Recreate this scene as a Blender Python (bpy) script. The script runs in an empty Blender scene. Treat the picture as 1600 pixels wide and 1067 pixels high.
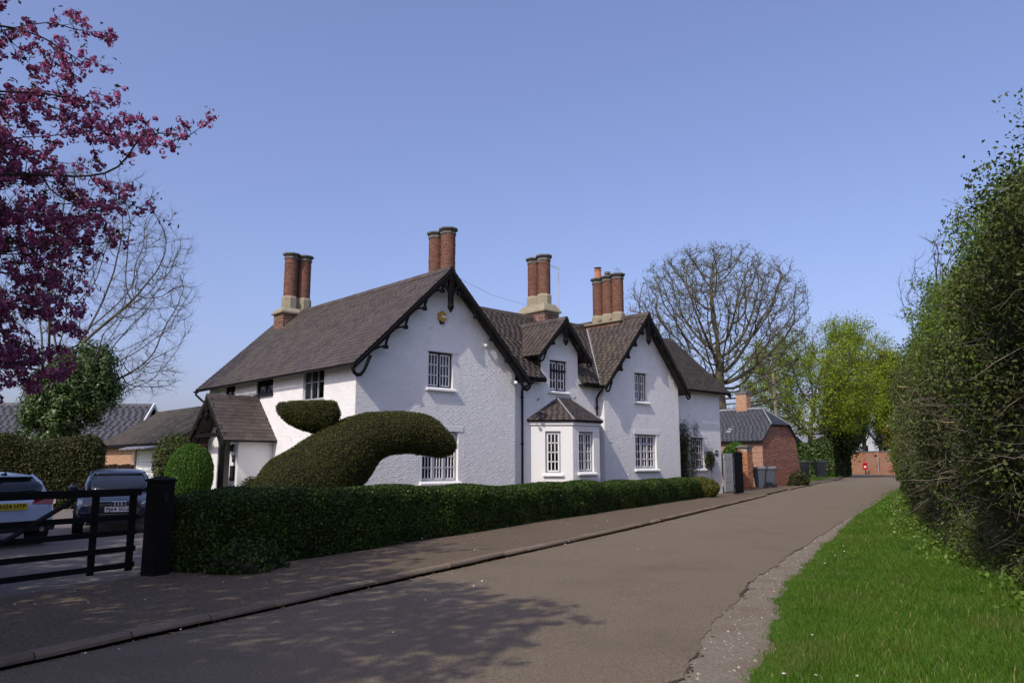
import bpy, bmesh, math, random
import numpy as np
from mathutils import Vector, Matrix
from mathutils.geometry import tessellate_polygon

rng = np.random.default_rng(11)
random.seed(11)
R = math.radians
SC = bpy.context.scene
COL = SC.collection

# ------------------------------------------------------------------ camera, sky, sun, exposure
cam_d = bpy.data.cameras.new('camera')
cam = bpy.data.objects.new('camera', cam_d)
COL.objects.link(cam)
cam_d.sensor_width = 36.0
cam_d.lens = 27.0
cam_d.clip_start = 0.05
cam_d.clip_end = 3000
cam.location = (0, 0, 1.6)
cam.rotation_euler = (R(90 + 8.93), 0, 0)
SC.camera = cam

SUN_EL, SUN_AZ = 43.3, 212.8          # azimuth clockwise from +Y
world = bpy.data.worlds.new('World')
SC.world = world
world.use_nodes = True
nt = world.node_tree
nt.nodes.clear()
sky = nt.nodes.new('ShaderNodeTexSky')
sky.sky_type = 'NISHITA'
sky.sun_disc = False
sky.sun_elevation = R(SUN_EL)
sky.sun_rotation = R(SUN_AZ)
sky.altitude = 0
sky.air_density = 1.0
sky.dust_density = 3.0
sky.ozone_density = 6.0
bg = nt.nodes.new('ShaderNodeBackground')
bg.inputs['Strength'].default_value = 0.15
wo = nt.nodes.new('ShaderNodeOutputWorld')
gam = nt.nodes.new('ShaderNodeGamma')          # the photo's flatter, more violet sky
gam.inputs['Gamma'].default_value = 0.8
tint = nt.nodes.new('ShaderNodeVectorMath')
tint.operation = 'MULTIPLY'
tint.inputs[1].default_value = (1.10, 0.97, 1.13)
nt.links.new(sky.outputs[0], gam.inputs['Color'])
nt.links.new(gam.outputs[0], tint.inputs[0])
nt.links.new(tint.outputs[0], bg.inputs['Color'])
nt.links.new(bg.outputs[0], wo.inputs['Surface'])

sun_d = bpy.data.lights.new('sun', 'SUN')
sun_d.energy = 2.15
sun_d.angle = R(0.53)
sun_d.color = (1.0, 0.93, 0.82)
sun = bpy.data.objects.new('sun', sun_d)
COL.objects.link(sun)
a_, e_ = R(SUN_AZ), R(SUN_EL)
to_sun = Vector((math.sin(a_) * math.cos(e_), math.cos(a_) * math.cos(e_), math.sin(e_)))
sun.rotation_euler = to_sun.to_track_quat('Z', 'Y').to_euler()
sun.location = to_sun * 60

SC.view_settings.view_transform = 'Standard'
SC.view_settings.look = 'None'
SC.view_settings.exposure = 0.6
SC.view_settings.gamma = 1.0
SC.view_settings.use_curve_mapping = False
SC.render.engine = 'CYCLES'
SC.cycles.use_denoising = True
SC.cycles.max_bounces = 6
SC.cycles.transparent_max_bounces = 8

# ------------------------------------------------------------------ materials
MATS = {}


def mat(name, c1, c2=None, rough=0.8, scale=4.0, detail=5.0, rnd=0.5, bump=0.0, bscale=40.0, spec=0.3,
        transl=0.0, metal=0.0, stain=None, sscale=1.0, samt=0.5, coat=0.0, stretch=(1, 1, 1), hue=0.0):
    """colour between c1 and c2 by noise and by the piece's own random value; optional large stains"""
    c2 = c2 or c1
    m = bpy.data.materials.new(name)
    m.use_nodes = True
    t = m.node_tree
    N, L = t.nodes, t.links
    N.clear()
    out = N.new('ShaderNodeOutputMaterial')
    b = N.new('ShaderNodeBsdfPrincipled')
    b.inputs['Roughness'].default_value = rough
    b.inputs['Specular IOR Level'].default_value = spec
    b.inputs['Metallic'].default_value = metal
    b.inputs['Coat Weight'].default_value = coat
    b.inputs['Coat Roughness'].default_value = 0.05
    tc = N.new('ShaderNodeTexCoord')
    mp = N.new('ShaderNodeMapping')
    mp.inputs['Scale'].default_value = stretch
    L.new(tc.outputs['Object'], mp.inputs[0])
    nz = N.new('ShaderNodeTexNoise')
    nz.inputs['Scale'].default_value = scale
    nz.inputs['Detail'].default_value = detail
    nz.inputs['Roughness'].default_value = 0.6
    L.new(mp.outputs[0], nz.inputs['Vector'])
    at = N.new('ShaderNodeAttribute')
    at.attribute_name = 'rnd'
    oi = N.new('ShaderNodeObjectInfo')
    ad = N.new('ShaderNodeMath'); ad.operation = 'ADD'
    L.new(at.outputs['Fac'], ad.inputs[0]); L.new(oi.outputs['Random'], ad.inputs[1])
    fr = N.new('ShaderNodeMath'); fr.operation = 'FRACT'
    L.new(ad.outputs[0], fr.inputs[0])
    cr = N.new('ShaderNodeMapRange')
    cr.inputs['From Min'].default_value = 0.3
    cr.inputs['From Max'].default_value = 0.7
    L.new(nz.outputs['Fac'], cr.inputs['Value'])
    mx = N.new('ShaderNodeMix'); mx.data_type = 'FLOAT'
    mx.inputs[0].default_value = rnd
    L.new(cr.outputs[0], mx.inputs[2]); L.new(fr.outputs[0], mx.inputs[3])
    mc = N.new('ShaderNodeMix'); mc.data_type = 'RGBA'
    mc.inputs[6].default_value = (*c1, 1); mc.inputs[7].default_value = (*c2, 1)
    L.new(mx.outputs[0], mc.inputs[0])
    col = mc.outputs[2]
    if stain is not None:
        n2 = N.new('ShaderNodeTexNoise')
        n2.inputs['Scale'].default_value = sscale
        n2.inputs['Detail'].default_value = 6
        n2.inputs['Roughness'].default_value = 0.65
        L.new(tc.outputs['Object'], n2.inputs['Vector'])
        r2 = N.new('ShaderNodeMapRange')
        r2.inputs['From Min'].default_value = 0.5
        r2.inputs['From Max'].default_value = 0.72
        r2.inputs['To Max'].default_value = samt
        L.new(n2.outputs['Fac'], r2.inputs['Value'])
        ms = N.new('ShaderNodeMix'); ms.data_type = 'RGBA'
        ms.inputs[7].default_value = (*stain, 1)
        L.new(col, ms.inputs[6]); L.new(r2.outputs[0], ms.inputs[0])
        col = ms.outputs[2]
    L.new(col, b.inputs['Base Color'])
    if bump > 0:
        nb = N.new('ShaderNodeTexNoise')
        nb.inputs['Scale'].default_value = bscale
        nb.inputs['Detail'].default_value = 6
        L.new(tc.outputs['Object'], nb.inputs['Vector'])
        bp = N.new('ShaderNodeBump')
        bp.inputs['Strength'].default_value = bump
        bp.inputs['Distance'].default_value = 0.02
        L.new(nb.outputs['Fac'], bp.inputs['Height'])
        L.new(bp.outputs[0], b.inputs['Normal'])
    sh = b.outputs[0]
    if transl > 0:
        tr = N.new('ShaderNodeBsdfTranslucent')
        L.new(col, tr.inputs['Color'])
        mm = N.new('ShaderNodeMixShader')
        mm.inputs[0].default_value = transl
        L.new(sh, mm.inputs[1]); L.new(tr.outputs[0], mm.inputs[2])
        sh = mm.outputs[0]
    L.new(sh, out.inputs['Surface'])
    MATS[name] = m
    return m


def glass_mat(name, tint, fac):
    m = bpy.data.materials.new(name)
    m.use_nodes = True
    N, L = m.node_tree.nodes, m.node_tree.links
    N.clear()
    out = N.new('ShaderNodeOutputMaterial')
    tr = N.new('ShaderNodeBsdfTransparent'); tr.inputs[0].default_value = (*tint, 1)
    gl = N.new('ShaderNodeBsdfGlossy'); gl.inputs['Roughness'].default_value = 0.02
    fr = N.new('ShaderNodeFresnel'); fr.inputs['IOR'].default_value = 1.5
    ad = N.new('ShaderNodeMath'); ad.operation = 'ADD'; ad.inputs[1].default_value = fac
    L.new(fr.outputs[0], ad.inputs[0])
    mm = N.new('ShaderNodeMixShader')
    L.new(ad.outputs[0], mm.inputs[0]); L.new(tr.outputs[0], mm.inputs[1]); L.new(gl.outputs[0], mm.inputs[2])
    L.new(mm.outputs[0], out.inputs['Surface'])
    MATS[name] = m
    return m


W_ = (0.80, 0.81, 0.82)
mat('white_brick', (0.76, 0.75, 0.70), (0.84, 0.83, 0.79), 0.75, 3, 5, 0.35, 0.6, 16, 0.2, stain=(0.6, 0.61, 0.58), sscale=1.3, samt=0.35)
mat('white_render', (0.77, 0.76, 0.72), (0.84, 0.83, 0.80), 0.7, 2, 5, 0.2, 0.15, 30, 0.2, stain=(0.62, 0.63, 0.6), sscale=2.0, samt=0.3)
mat('white_paint', (0.80, 0.80, 0.79), (0.84, 0.84, 0.83), 0.5, 6, 3, 0.2, 0.05, 30, 0.35)
mat('black_paint', (0.006, 0.006, 0.007), (0.013, 0.013, 0.014), 0.5, 8, 4, 0.3, 0.15, 40, 0.25)
mat('black_timber', (0.005, 0.0048, 0.0048), (0.013, 0.012, 0.0115), 0.8, 10, 5, 0.3, 0.3, 40, 0.12, stretch=(1, 1, 8))
mat('grey_frame', (0.30, 0.31, 0.32), (0.38, 0.39, 0.40), 0.5, 8, 3, 0.2)
mat('slate', (0.040, 0.031, 0.026), (0.098, 0.077, 0.066), 0.62, 3, 6, 0.6, 0.35, 30, 0.35, stain=(0.115, 0.100, 0.055), sscale=1.0, samt=0.6)
mat('slate_mossy', (0.04, 0.034, 0.027), (0.09, 0.076, 0.06), 0.75, 2, 6, 0.55, 0.4, 30, 0.25, stain=(0.06, 0.055, 0.025), sscale=0.7, samt=0.7)
mat('slate_blue', (0.035, 0.038, 0.046), (0.062, 0.066, 0.076), 0.55, 3, 6, 0.6, 0.3, 30, 0.35)
mat('roof_deck', (0.03, 0.027, 0.025), (0.05, 0.045, 0.04), 0.9)
mat('mortar', (0.34, 0.31, 0.27), (0.42, 0.39, 0.34), 0.9, 20, 4, 0.2, 0.4, 60, 0.1)
mat('brick', (0.135, 0.060, 0.040), (0.27, 0.135, 0.088), 0.85, 9, 5, 0.7, 0.4, 50, 0.15, stain=(0.20, 0.12, 0.09), sscale=1.2, samt=0.5)
mat('brick_warm', (0.28, 0.12, 0.07), (0.44, 0.25, 0.155), 0.85, 9, 5, 0.7, 0.4, 50, 0.15, stain=(0.24, 0.16, 0.11), sscale=1.2, samt=0.5)
mat('brick_dark', (0.22, 0.080, 0.046), (0.36, 0.17, 0.10), 0.85, 9, 5, 0.7, 0.4, 50, 0.15, stain=(0.07, 0.05, 0.045), sscale=1.6, samt=0.6)
mat('brick_buff', (0.40, 0.27, 0.15), (0.50, 0.24, 0.14), 0.85, 9, 5, 0.7, 0.4, 50, 0.15)
mat('brick_orange', (0.40, 0.13, 0.05), (0.44, 0.23, 0.11), 0.85, 0.6, 5, 0.45, 0.4, 50, 0.15, stain=(0.33, 0.27, 0.18), sscale=0.35, samt=0.7)
mat('stone', (0.24, 0.21, 0.14), (0.36, 0.32, 0.23), 0.85, 5, 6, 0.3, 0.5, 30, 0.2, stain=(0.17, 0.15, 0.06), sscale=2.5, samt=0.7)
mat('cap_stone', (0.10, 0.095, 0.085), (0.20, 0.19, 0.16), 0.85, 6, 5, 0.3, 0.4, 30, 0.2)
mat('terracotta', (0.42, 0.15, 0.07), (0.50, 0.20, 0.10), 0.75, 8, 4, 0.3, 0.2, 30)
mat('lead', (0.20, 0.21, 0.22), (0.32, 0.33, 0.34), 0.55, 6, 4, 0.3, 0.2, 20, 0.4)
mat('asphalt', (0.105, 0.083, 0.055), (0.265, 0.212, 0.145), 0.85, 48, 10, 0.0, 0.8, 90, 0.25, stain=(0.125, 0.098, 0.064), sscale=0.5, samt=0.6)
mat('footpath', (0.06, 0.045, 0.028), (0.21, 0.160, 0.105), 0.9, 26, 10, 0.0, 0.5, 90, 0.2, stain=(0.10, 0.085, 0.065), sscale=0.8, samt=0.8)
mat('drive', (0.13, 0.115, 0.10), (0.19, 0.17, 0.145), 0.9, 30, 6, 0.0, 0.5, 60, 0.2, stain=(0.26, 0.22, 0.15), sscale=0.35, samt=0.6)
mat('kerb', (0.14, 0.105, 0.072), (0.25, 0.195, 0.138), 0.85, 8, 5, 0.5, 0.5, 40, 0.2, stain=(0.08, 0.06, 0.045), sscale=2.0, samt=0.7)
mat('gravel', (0.15, 0.125, 0.09), (0.30, 0.26, 0.20), 0.95, 25, 6, 0.3, 0.8, 60, 0.15, stain=(0.16, 0.11, 0.08), sscale=1.2, samt=0.7)
mat('stones', (0.16, 0.135, 0.10), (0.46, 0.42, 0.35), 0.85, 20, 4, 0.8, 0.3, 60, 0.2)
mat('tar_edge', (0.055, 0.043, 0.030), (0.09, 0.07, 0.05), 0.9, 20, 5, 0.2, 0.8, 60, 0.2)
mat('soil', (0.05, 0.05, 0.02), (0.085, 0.07, 0.04), 0.95, 5, 6, 0.2, 0.5, 30, 0.1)
mat('field', (0.05, 0.09, 0.02), (0.09, 0.12, 0.04), 0.95, 0.2, 6, 0.2, 0.3, 10, 0.1)
mat('turf', (0.035, 0.085, 0.008), (0.075, 0.14, 0.014), 0.95, 3, 6, 0.2, 0.5, 30, 0.1)
mat('grass_blade', (0.048, 0.130, 0.010), (0.125, 0.225, 0.020), 0.55, 0.9, 5, 0.5, 0, 1, 0.25, 0.35, stain=(0.15, 0.17, 0.04), sscale=0.7, samt=0.75)
mat('dry_blade', (0.22, 0.18, 0.07), (0.38, 0.32, 0.15), 0.7, 3, 3, 0.9, 0, 1, 0.2, 0.25)
mat('litter', (0.16, 0.09, 0.045), (0.36, 0.25, 0.14), 0.85, 8, 3, 0.9)
mat('petal_white', (0.8, 0.78, 0.74), (0.7, 0.62, 0.6), 0.7)
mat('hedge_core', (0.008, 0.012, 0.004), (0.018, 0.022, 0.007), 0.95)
mat('hedge_leaf', (0.008, 0.020, 0.003), (0.060, 0.112, 0.012), 0.4, 1.5, 4, 0.65, 0, 1, 0.25, 0.08, stain=(0.095, 0.15, 0.02), sscale=2.5, samt=0.7)
mat('yew_leaf', (0.034, 0.042, 0.007), (0.120, 0.118, 0.022), 0.6, 2.0, 4, 0.6, 0, 1, 0.2, 0.12, stain=(0.12, 0.085, 0.03), sscale=2.2, samt=0.6)
mat('box_leaf', (0.035, 0.10, 0.008), (0.09, 0.20, 0.015), 0.5, 2, 4, 0.6, 0, 1, 0.3, 0.2)
mat('laurel_leaf', (0.03, 0.075, 0.012), (0.10, 0.15, 0.03), 0.45, 1, 4, 0.8, 0, 1, 0.5, 0.15)
mat('beech_leaf', (0.03, 0.042, 0.010), (0.095, 0.095, 0.028), 0.55, 1, 4, 0.7, 0, 1, 0.3, 0.2)
mat('wild_leaf', (0.030, 0.055, 0.010), (0.130, 0.160, 0.038), 0.55, 0.8, 4, 0.65, 0, 1, 0.25, 0.2, stain=(0.15, 0.11, 0.05), sscale=1.1, samt=0.5)
mat('wild_fresh', (0.08, 0.15, 0.018), (0.19, 0.28, 0.04), 0.45, 0.8, 4, 0.65, 0, 1, 0.35, 0.3)
mat('gold_leaf', (0.07, 0.09, 0.015), (0.17, 0.155, 0.03), 0.55, 2, 4, 0.7, 0, 1, 0.3, 0.25)
mat('rose_leaf', (0.02, 0.04, 0.012), (0.06, 0.07, 0.02), 0.5, 2, 4, 0.7, 0, 1, 0.3, 0.2)
mat('lime_leaf', (0.14, 0.22, 0.015), (0.31, 0.38, 0.03), 0.6, 0.3, 3, 0.6, 0, 1, 0.2, 0.4)
mat('willow_leaf', (0.20, 0.20, 0.025), (0.34, 0.30, 0.05), 0.6, 0.3, 3, 0.6, 0, 1, 0.2, 0.4)
mat('oak_bud', (0.10, 0.11, 0.03), (0.19, 0.19, 0.05), 0.7, 0.3, 3, 0.6, 0, 1, 0.2, 0.3)
mat('evergreen_leaf', (0.015, 0.04, 0.010), (0.06, 0.11, 0.02), 0.5, 0.6, 4, 0.6, 0, 1, 0.3, 0.2)
mat('ivy_leaf', (0.012, 0.03, 0.008), (0.045, 0.075, 0.015), 0.4, 0.6, 4, 0.6, 0, 1, 0.4, 0.15)
mat('blossom', (0.26, 0.055, 0.15), (0.58, 0.20, 0.37), 0.7, 4, 3, 0.7, 0, 1, 0.15, 0.35)
mat('cherry_leaf', (0.035, 0.022, 0.012), (0.10, 0.055, 0.025), 0.45, 4, 3, 0.7, 0, 1, 0.35, 0.2)
mat('bark', (0.075, 0.063, 0.043), (0.16, 0.14, 0.095), 0.95, 3, 6, 0.3, 0.6, 12, 0.1, stain=(0.09, 0.10, 0.045), sscale=0.6, samt=0.6)
mat('bark_dark', (0.025, 0.02, 0.018), (0.06, 0.048, 0.04), 0.9, 5, 6, 0.3, 0.6, 20, 0.15)
mat('bark_pale', (0.20, 0.17, 0.13), (0.34, 0.30, 0.24), 0.9, 3, 6, 0.3, 0.5, 12, 0.1)
mat('twig', (0.05, 0.038, 0.028), (0.26, 0.215, 0.175), 0.85, 3, 4, 0.9)
mat('cut_wood', (0.45, 0.33, 0.17), (0.62, 0.49, 0.29), 0.8, 8, 4, 0.6)
mat('bin_grey', (0.055, 0.065, 0.085), (0.075, 0.085, 0.105), 0.5, 5, 3, 0.2, 0.05, 60, 0.35)
mat('bin_black', (0.018, 0.022, 0.022), (0.03, 0.034, 0.034), 0.5, 5, 3, 0.2, 0.05, 60, 0.35)
mat('rubber', (0.012, 0.012, 0.012), (0.02, 0.02, 0.02), 0.8)
mat('car_silver_blue', (0.42, 0.50, 0.62), (0.43, 0.51, 0.63), 0.3, 2, 2, 0, 0, 1, 0.5, coat=1.0)
mat('car_navy', (0.012, 0.018, 0.034), (0.013, 0.019, 0.036), 0.3, 2, 2, 0, 0, 1, 0.4, coat=0.5)
mat('car_glass', (0.008, 0.010, 0.012), (0.010, 0.012, 0.014), 0.04, 2, 2, 0, 0, 1, 0.6)
mat('plastic_black', (0.012, 0.012, 0.013), (0.018, 0.018, 0.019), 0.5)
mat('chrome', (0.75, 0.76, 0.78), (0.76, 0.77, 0.79), 0.12, metal=1.0)
mat('headlamp', (0.20, 0.21, 0.23), (0.22, 0.23, 0.25), 0.08, spec=0.6, coat=1.0)
mat('tail_red', (0.30, 0.008, 0.012), (0.34, 0.010, 0.014), 0.15, spec=0.6, coat=1.0)
mat('plate_yellow', (0.62, 0.43, 0.02), (0.63, 0.44, 0.02), 0.45)
mat('plate_white', (0.75, 0.75, 0.73), (0.77, 0.77, 0.75), 0.45)
mat('ink', (0.01, 0.01, 0.01), None, 0.5)
mat('red_box', (0.42, 0.012, 0.012), (0.48, 0.016, 0.014), 0.35, coat=0.4)
mat('alarm_yellow', (0.45, 0.27, 0.03), (0.50, 0.31, 0.04), 0.4)
mat('galvanised', (0.42, 0.43, 0.44), (0.52, 0.53, 0.54), 0.4, metal=0.6)
mat('interior', (0.05, 0.05, 0.052), (0.07, 0.07, 0.07), 0.9)
mat('curtain', (0.55, 0.55, 0.54), (0.66, 0.66, 0.64), 0.9, 6, 3, 0.3, stretch=(1, 12, 0.2))
mat('weathered_board', (0.30, 0.31, 0.32), (0.42, 0.43, 0.44), 0.8, 6, 5, 0.3, 0.3, 30, 0.2, stain=(0.12, 0.12, 0.12), sscale=5, samt=0.8)
mat('fence_wood', (0.035, 0.024, 0.016), (0.075, 0.05, 0.033), 0.85, 6, 5, 0.4, 0.3, 30, 0.1)
mat('post_wood', (0.20, 0.17, 0.13), (0.28, 0.24, 0.19), 0.9, 6, 5, 0.3, 0.3, 30, 0.1)
mat('sign_dark', (0.02, 0.02, 0.022), None, 0.5)
glass_mat('window_glass', (0.42, 0.46, 0.48), 0.02)

# ------------------------------------------------------------------ mesh helpers


def vec(p):
    return Vector(p)


class MB:
    def __init__(self):
        self.v = []; self.f = []; self.r = []

    def add(self, vs, fs, rnd=None):
        o = len(self.v)
        self.v += [tuple(x) for x in vs]
        q = random.random() if rnd is None else rnd
        for f in fs:
            self.f.append([i + o for i in f]); self.r.append(q)
        return self

    def box(self, lo, hi, rnd=None):
        x0, y0, z0 = lo; x1, y1, z1 = hi
        return self.add([(x0, y0, z0), (x1, y0, z0), (x1, y1, z0), (x0, y1, z0), (x0, y0, z1), (x1, y0, z1), (x1, y1, z1), (x0, y1, z1)],
                        [(0, 3, 2, 1), (4, 5, 6, 7), (0, 1, 5, 4), (1, 2, 6, 5), (2, 3, 7, 6), (3, 0, 4, 7)], rnd)

    def obox(self, c, ax, size, rnd=None):
        """box centred at c along three axes"""
        c = vec(c); X, Y, Z = [vec(a) * (s / 2) for a, s in zip(ax, size)]
        vs = [c + X * i + Y * j + Z * k for k in (-1, 1) for i, j in ((-1, -1), (1, -1), (1, 1), (-1, 1))]
        return self.add(vs, [(0, 3, 2, 1), (4, 5, 6, 7), (0, 1, 5, 4), (1, 2, 6, 5), (2, 3, 7, 6), (3, 0, 4, 7)], rnd)

    def bar(self, a, b, w, h, up=(0, 0, 1), rnd=None):
        a, b = vec(a), vec(b)
        d = (b - a)
        L = d.length
        d.normalize()
        u = vec(up)
        s = d.cross(u)
        if s.length < 1e-4:
            s = d.cross(vec((1, 0, 0)))
        s.normalize()
        t = s.cross(d)
        return self.obox((a + b) / 2, (d, s, t), (L, w, h), rnd)

    def prism(self, pts, ex, rnd=None):
        n = len(pts); ex = vec(ex)
        vs = [vec(p) for p in pts] + [vec(p) + ex for p in pts]
        fs = [tuple(reversed(range(n))), tuple(range(n, 2 * n))]
        fs += [(i, (i + 1) % n, n + (i + 1) % n, n + i) for i in range(n)]
        return self.add(vs, fs, rnd)

    def tube(self, path, rad, n=6, rnd=None, cap=True, flat=None):
        P = [vec(p) for p in path]
        rads = rad if hasattr(rad, '__len__') else [rad] * len(P)
        vs = []
        t0 = (P[1] - P[0]).normalized()
        up = vec((0, 0, 1)) if abs(t0.z) < 0.95 else vec((1, 0, 0))
        s = t0.cross(up).normalized()
        for i, p in enumerate(P):
            t = (P[min(i + 1, len(P) - 1)] - P[max(i - 1, 0)]).normalized()
            s = (s - t * s.dot(t)).normalized()
            q = t.cross(s)
            for k in range(n):
                a = 2 * math.pi * (k + 0.5) / n
                vs.append(p + (s * math.cos(a) + q * math.sin(a)) * rads[i])
        fs = []
        for i in range(len(P) - 1):
            for k in range(n):
                k2 = (k + 1) % n
                fs.append((i * n + k, i * n + k2, (i + 1) * n + k2, (i + 1) * n + k))
        if cap:
            fs.append(tuple(reversed(range(n))))
            fs.append(tuple(range((len(P) - 1) * n, len(P) * n)))
        return self.add(vs, fs, rnd)

    def lathe(self, prof, c, n=16, rnd=None, ph=0.0):
        c = vec(c)
        vs = []
        for r, z in prof:
            for k in range(n):
                a = 2 * math.pi * k / n + ph
                vs.append((c.x + r * math.cos(a), c.y + r * math.sin(a), c.z + z))
        fs = []
        m = len(prof)
        for i in range(m - 1):
            for k in range(n):
                k2 = (k + 1) % n
                fs.append((i * n + k, i * n + k2, (i + 1) * n + k2, (i + 1) * n + k))
        fs.append(tuple(reversed(range(n))))
        fs.append(tuple(range((m - 1) * n, m * n)))
        return self.add(vs, fs, rnd)

    def poly_holes(self, outer, holes, to3, rnd=None):
        """flat face (2D outline with holes) mapped by to3"""
        loops = [[Vector((a, b, 0)) for a, b in outer]] + [[Vector((a, b, 0)) for a, b in h] for h in holes]
        flat = [p for l in loops for p in l]
        tris = tessellate_polygon(loops)
        return self.add([to3(p.x, p.y) for p in flat], [tuple(t) for t in tris], rnd)

    def build(self, name, m, parent=None, smooth=False, fix=True):
        me = bpy.data.meshes.new(name)
        me.from_pydata(self.v, [], self.f)
        if fix and len(self.v) < 30000:
            bm = bmesh.new(); bm.from_mesh(me)
            bmesh.ops.recalc_face_normals(bm, faces=bm.faces)
            bm.to_mesh(me); bm.free()
        at = me.attributes.new('rnd', 'FLOAT', 'FACE')
        at.data.foreach_set('value', self.r)
        me.materials.append(MATS[m])
        if smooth:
            me.polygons.foreach_set('use_smooth', [True] * len(me.polygons))
        o = bpy.data.objects.new(name, me)
        COL.objects.link(o)
        if parent:
            o.parent = parent
        return o


def npmesh(name, V, F, r, m, parent=None, smooth=False):
    V = np.asarray(V, np.float32).reshape(-1, 3); F = np.asarray(F, np.int32)
    k = F.shape[1]
    me = bpy.data.meshes.new(name)
    me.vertices.add(len(V)); me.vertices.foreach_set('co', V.ravel())
    me.loops.add(F.size); me.loops.foreach_set('vertex_index', F.ravel())
    me.polygons.add(len(F)); me.polygons.foreach_set('loop_start', np.arange(0, F.size, k, dtype=np.int32))
    me.update(calc_edges=True)
    at = me.attributes.new('rnd', 'FLOAT', 'FACE')
    at.data.foreach_set('value', np.asarray(r, np.float32))
    me.materials.append(MATS[m])
    if smooth:
        me.polygons.foreach_set('use_smooth', [True] * len(F))
    o = bpy.data.objects.new(name, me)
    COL.objects.link(o)
    if parent:
        o.parent = parent
    return o


def tag(o, label, cat, group=None, kind=None):
    o['label'] = label
    if cat:
        o['category'] = cat
    if group:
        o['group'] = group
    if kind:
        o['kind'] = kind
    return o


def thing(name, label, cat, loc=(0, 0, 0), rz=0.0, group=None):
    o = bpy.data.objects.new(name, None)
    o.empty_display_size = 0.2
    COL.objects.link(o)
    o.location = loc; o.rotation_euler = (0, 0, rz)
    return tag(o, label, cat, group)


def structure(o):
    o['kind'] = 'structure'
    return o


def stuff(o):
    o['kind'] = 'stuff'
    return o


def copy_tree(o, parent=None):
    c = o.copy(); COL.objects.link(c); c.parent = parent
    for ch in list(o.children):
        copy_tree(ch, c)
    return c


# ---- frames: house (x along the front, y away, z up) and lane (x to the right, y along the lane)
HO = Vector((-5.0, 24.5, 0)); H_RZ = R(43)
HU = Vector((math.cos(H_RZ), math.sin(H_RZ), 0)); HV = Vector((-math.sin(H_RZ), math.cos(H_RZ), 0))
LO = Vector((0, 13.73, 0)); L_RZ = R(-28.33)
LN = Vector((math.cos(L_RZ), math.sin(L_RZ), 0)); LD = Vector((-math.sin(L_RZ), math.cos(L_RZ), 0))


def hw(u, v, z=0.0):
    return HO + HU * u + HV * v + Vector((0, 0, z))


def lw(r, s, z=0.0):
    return LO + LN * r + LD * s + Vector((0, 0, z))


def fbm(P, seed=0, oct=3):
    """cheap smooth noise on points (N,3): sums of sines"""
    g = np.random.default_rng(seed)
    out = np.zeros(len(P)); amp = 1.0; fr = 1.0
    for _ in range(oct):
        for _ in range(4):
            k = g.normal(size=3) * fr
            out += amp * np.sin(P @ k + g.uniform(0, 6.28)) * 0.5
        amp *= 0.55; fr *= 2.1
    return out


def unit(a):
    return a / np.maximum(np.linalg.norm(a, axis=1, keepdims=True), 1e-9)


def leaf_quads(P, Nrm, size, asp=0.5, along=0.5, fold=0.15, seed=0, szvar=0.35, droop=0.0):
    """diamond leaves at points P; Nrm = facing (mixed with random by 'along')"""
    g = np.random.default_rng(seed)
    n = len(P)
    rd = unit(g.normal(size=(n, 3)))
    N = unit(Nrm * along + rd * (1 - along))
    T = unit(np.cross(N, unit(g.normal(size=(n, 3)))))
    T[:, 2] -= droop
    T = unit(T)
    B = unit(np.cross(N, T))
    s = (np.asarray(size) * (1 + g.uniform(-szvar, szvar, n)))[:, None]
    a = P - T * s * 0.5; c = P + T * s * 0.5
    up = N * s * fold
    b = P + B * s * asp * 0.5 + up; d = P - B * s * asp * 0.5 + up
    V = np.stack([a, b, c, d], 1).reshape(-1, 3)
    F = np.arange(4 * n, dtype=np.int32).reshape(n, 4)
    return V, F, g.uniform(0, 1, n)


def sample_mesh(o, n, seed=0, weight=None):
    """area-weighted points and normals on an object's own mesh"""
    me = o.data
    me.calc_loop_triangles()
    nt_ = len(me.loop_triangles)
    idx = np.empty(nt_ * 3, np.int32); me.loop_triangles.foreach_get('vertices', idx)
    co = np.empty(len(me.vertices) * 3, np.float32); me.vertices.foreach_get('co', co)
    T = co.reshape(-1, 3)[idx.reshape(-1, 3)].astype(float)
    cr = np.cross(T[:, 1] - T[:, 0], T[:, 2] - T[:, 0])
    A = np.linalg.norm(cr, axis=1)
    if weight is not None:
        A = A * weight(T.mean(1), cr / np.maximum(A[:, None], 1e-9))
    g = np.random.default_rng(seed)
    k = g.choice(nt_, n, p=A / A.sum())
    a, b = g.uniform(size=n), g.uniform(size=n)
    sw = a + b > 1
    a[sw] = 1 - a[sw]; b[sw] = 1 - b[sw]
    P = T[k, 0] + a[:, None] * (T[k, 1] - T[k, 0]) + b[:, None] * (T[k, 2] - T[k, 0])
    return P, unit(cr[k])

# ------------------------------------------------------------------ ground, lane, kerb, path, verge
def lane_place(o):
    o.location = LO; o.rotation_euler = (0, 0, L_RZ)
    return o


def interp(x, xs, ys):
    return np.interp(x, xs, ys)


def kerb_r(s):
    return interp(s, [-30, 6, 26.6, 40, 64, 100], [0.08, 0.1, -0.46, -0.9, -1.0, -2.6])


def edge_r(s):
    s = np.asarray(s, float)
    return interp(s, [-30, -6.2, -3.5, -1.4, 1, 12, 32, 75], [5.3, 4.72, 4.45, 4.29, 4.24, 4.28, 4.46, 4.6])


def gravel_r(s):
    s = np.asarray(s, float)
    w = 0.05 * np.sin(s * 1.3) + 0.035 * np.sin(s * 3.7 + 1) + 0.03 * np.sin(s * 9.1 + 2) + 0.02 * np.sin(s * 21)
    return interp(s, [-30, -5.8, -3.3, 1.3, 14, 30, 60], [5.70, 5.32, 4.90, 4.66, 4.44, 4.60, 4.72]) + w * np.clip((12 - s) / 15, 0.15, 1)


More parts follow.
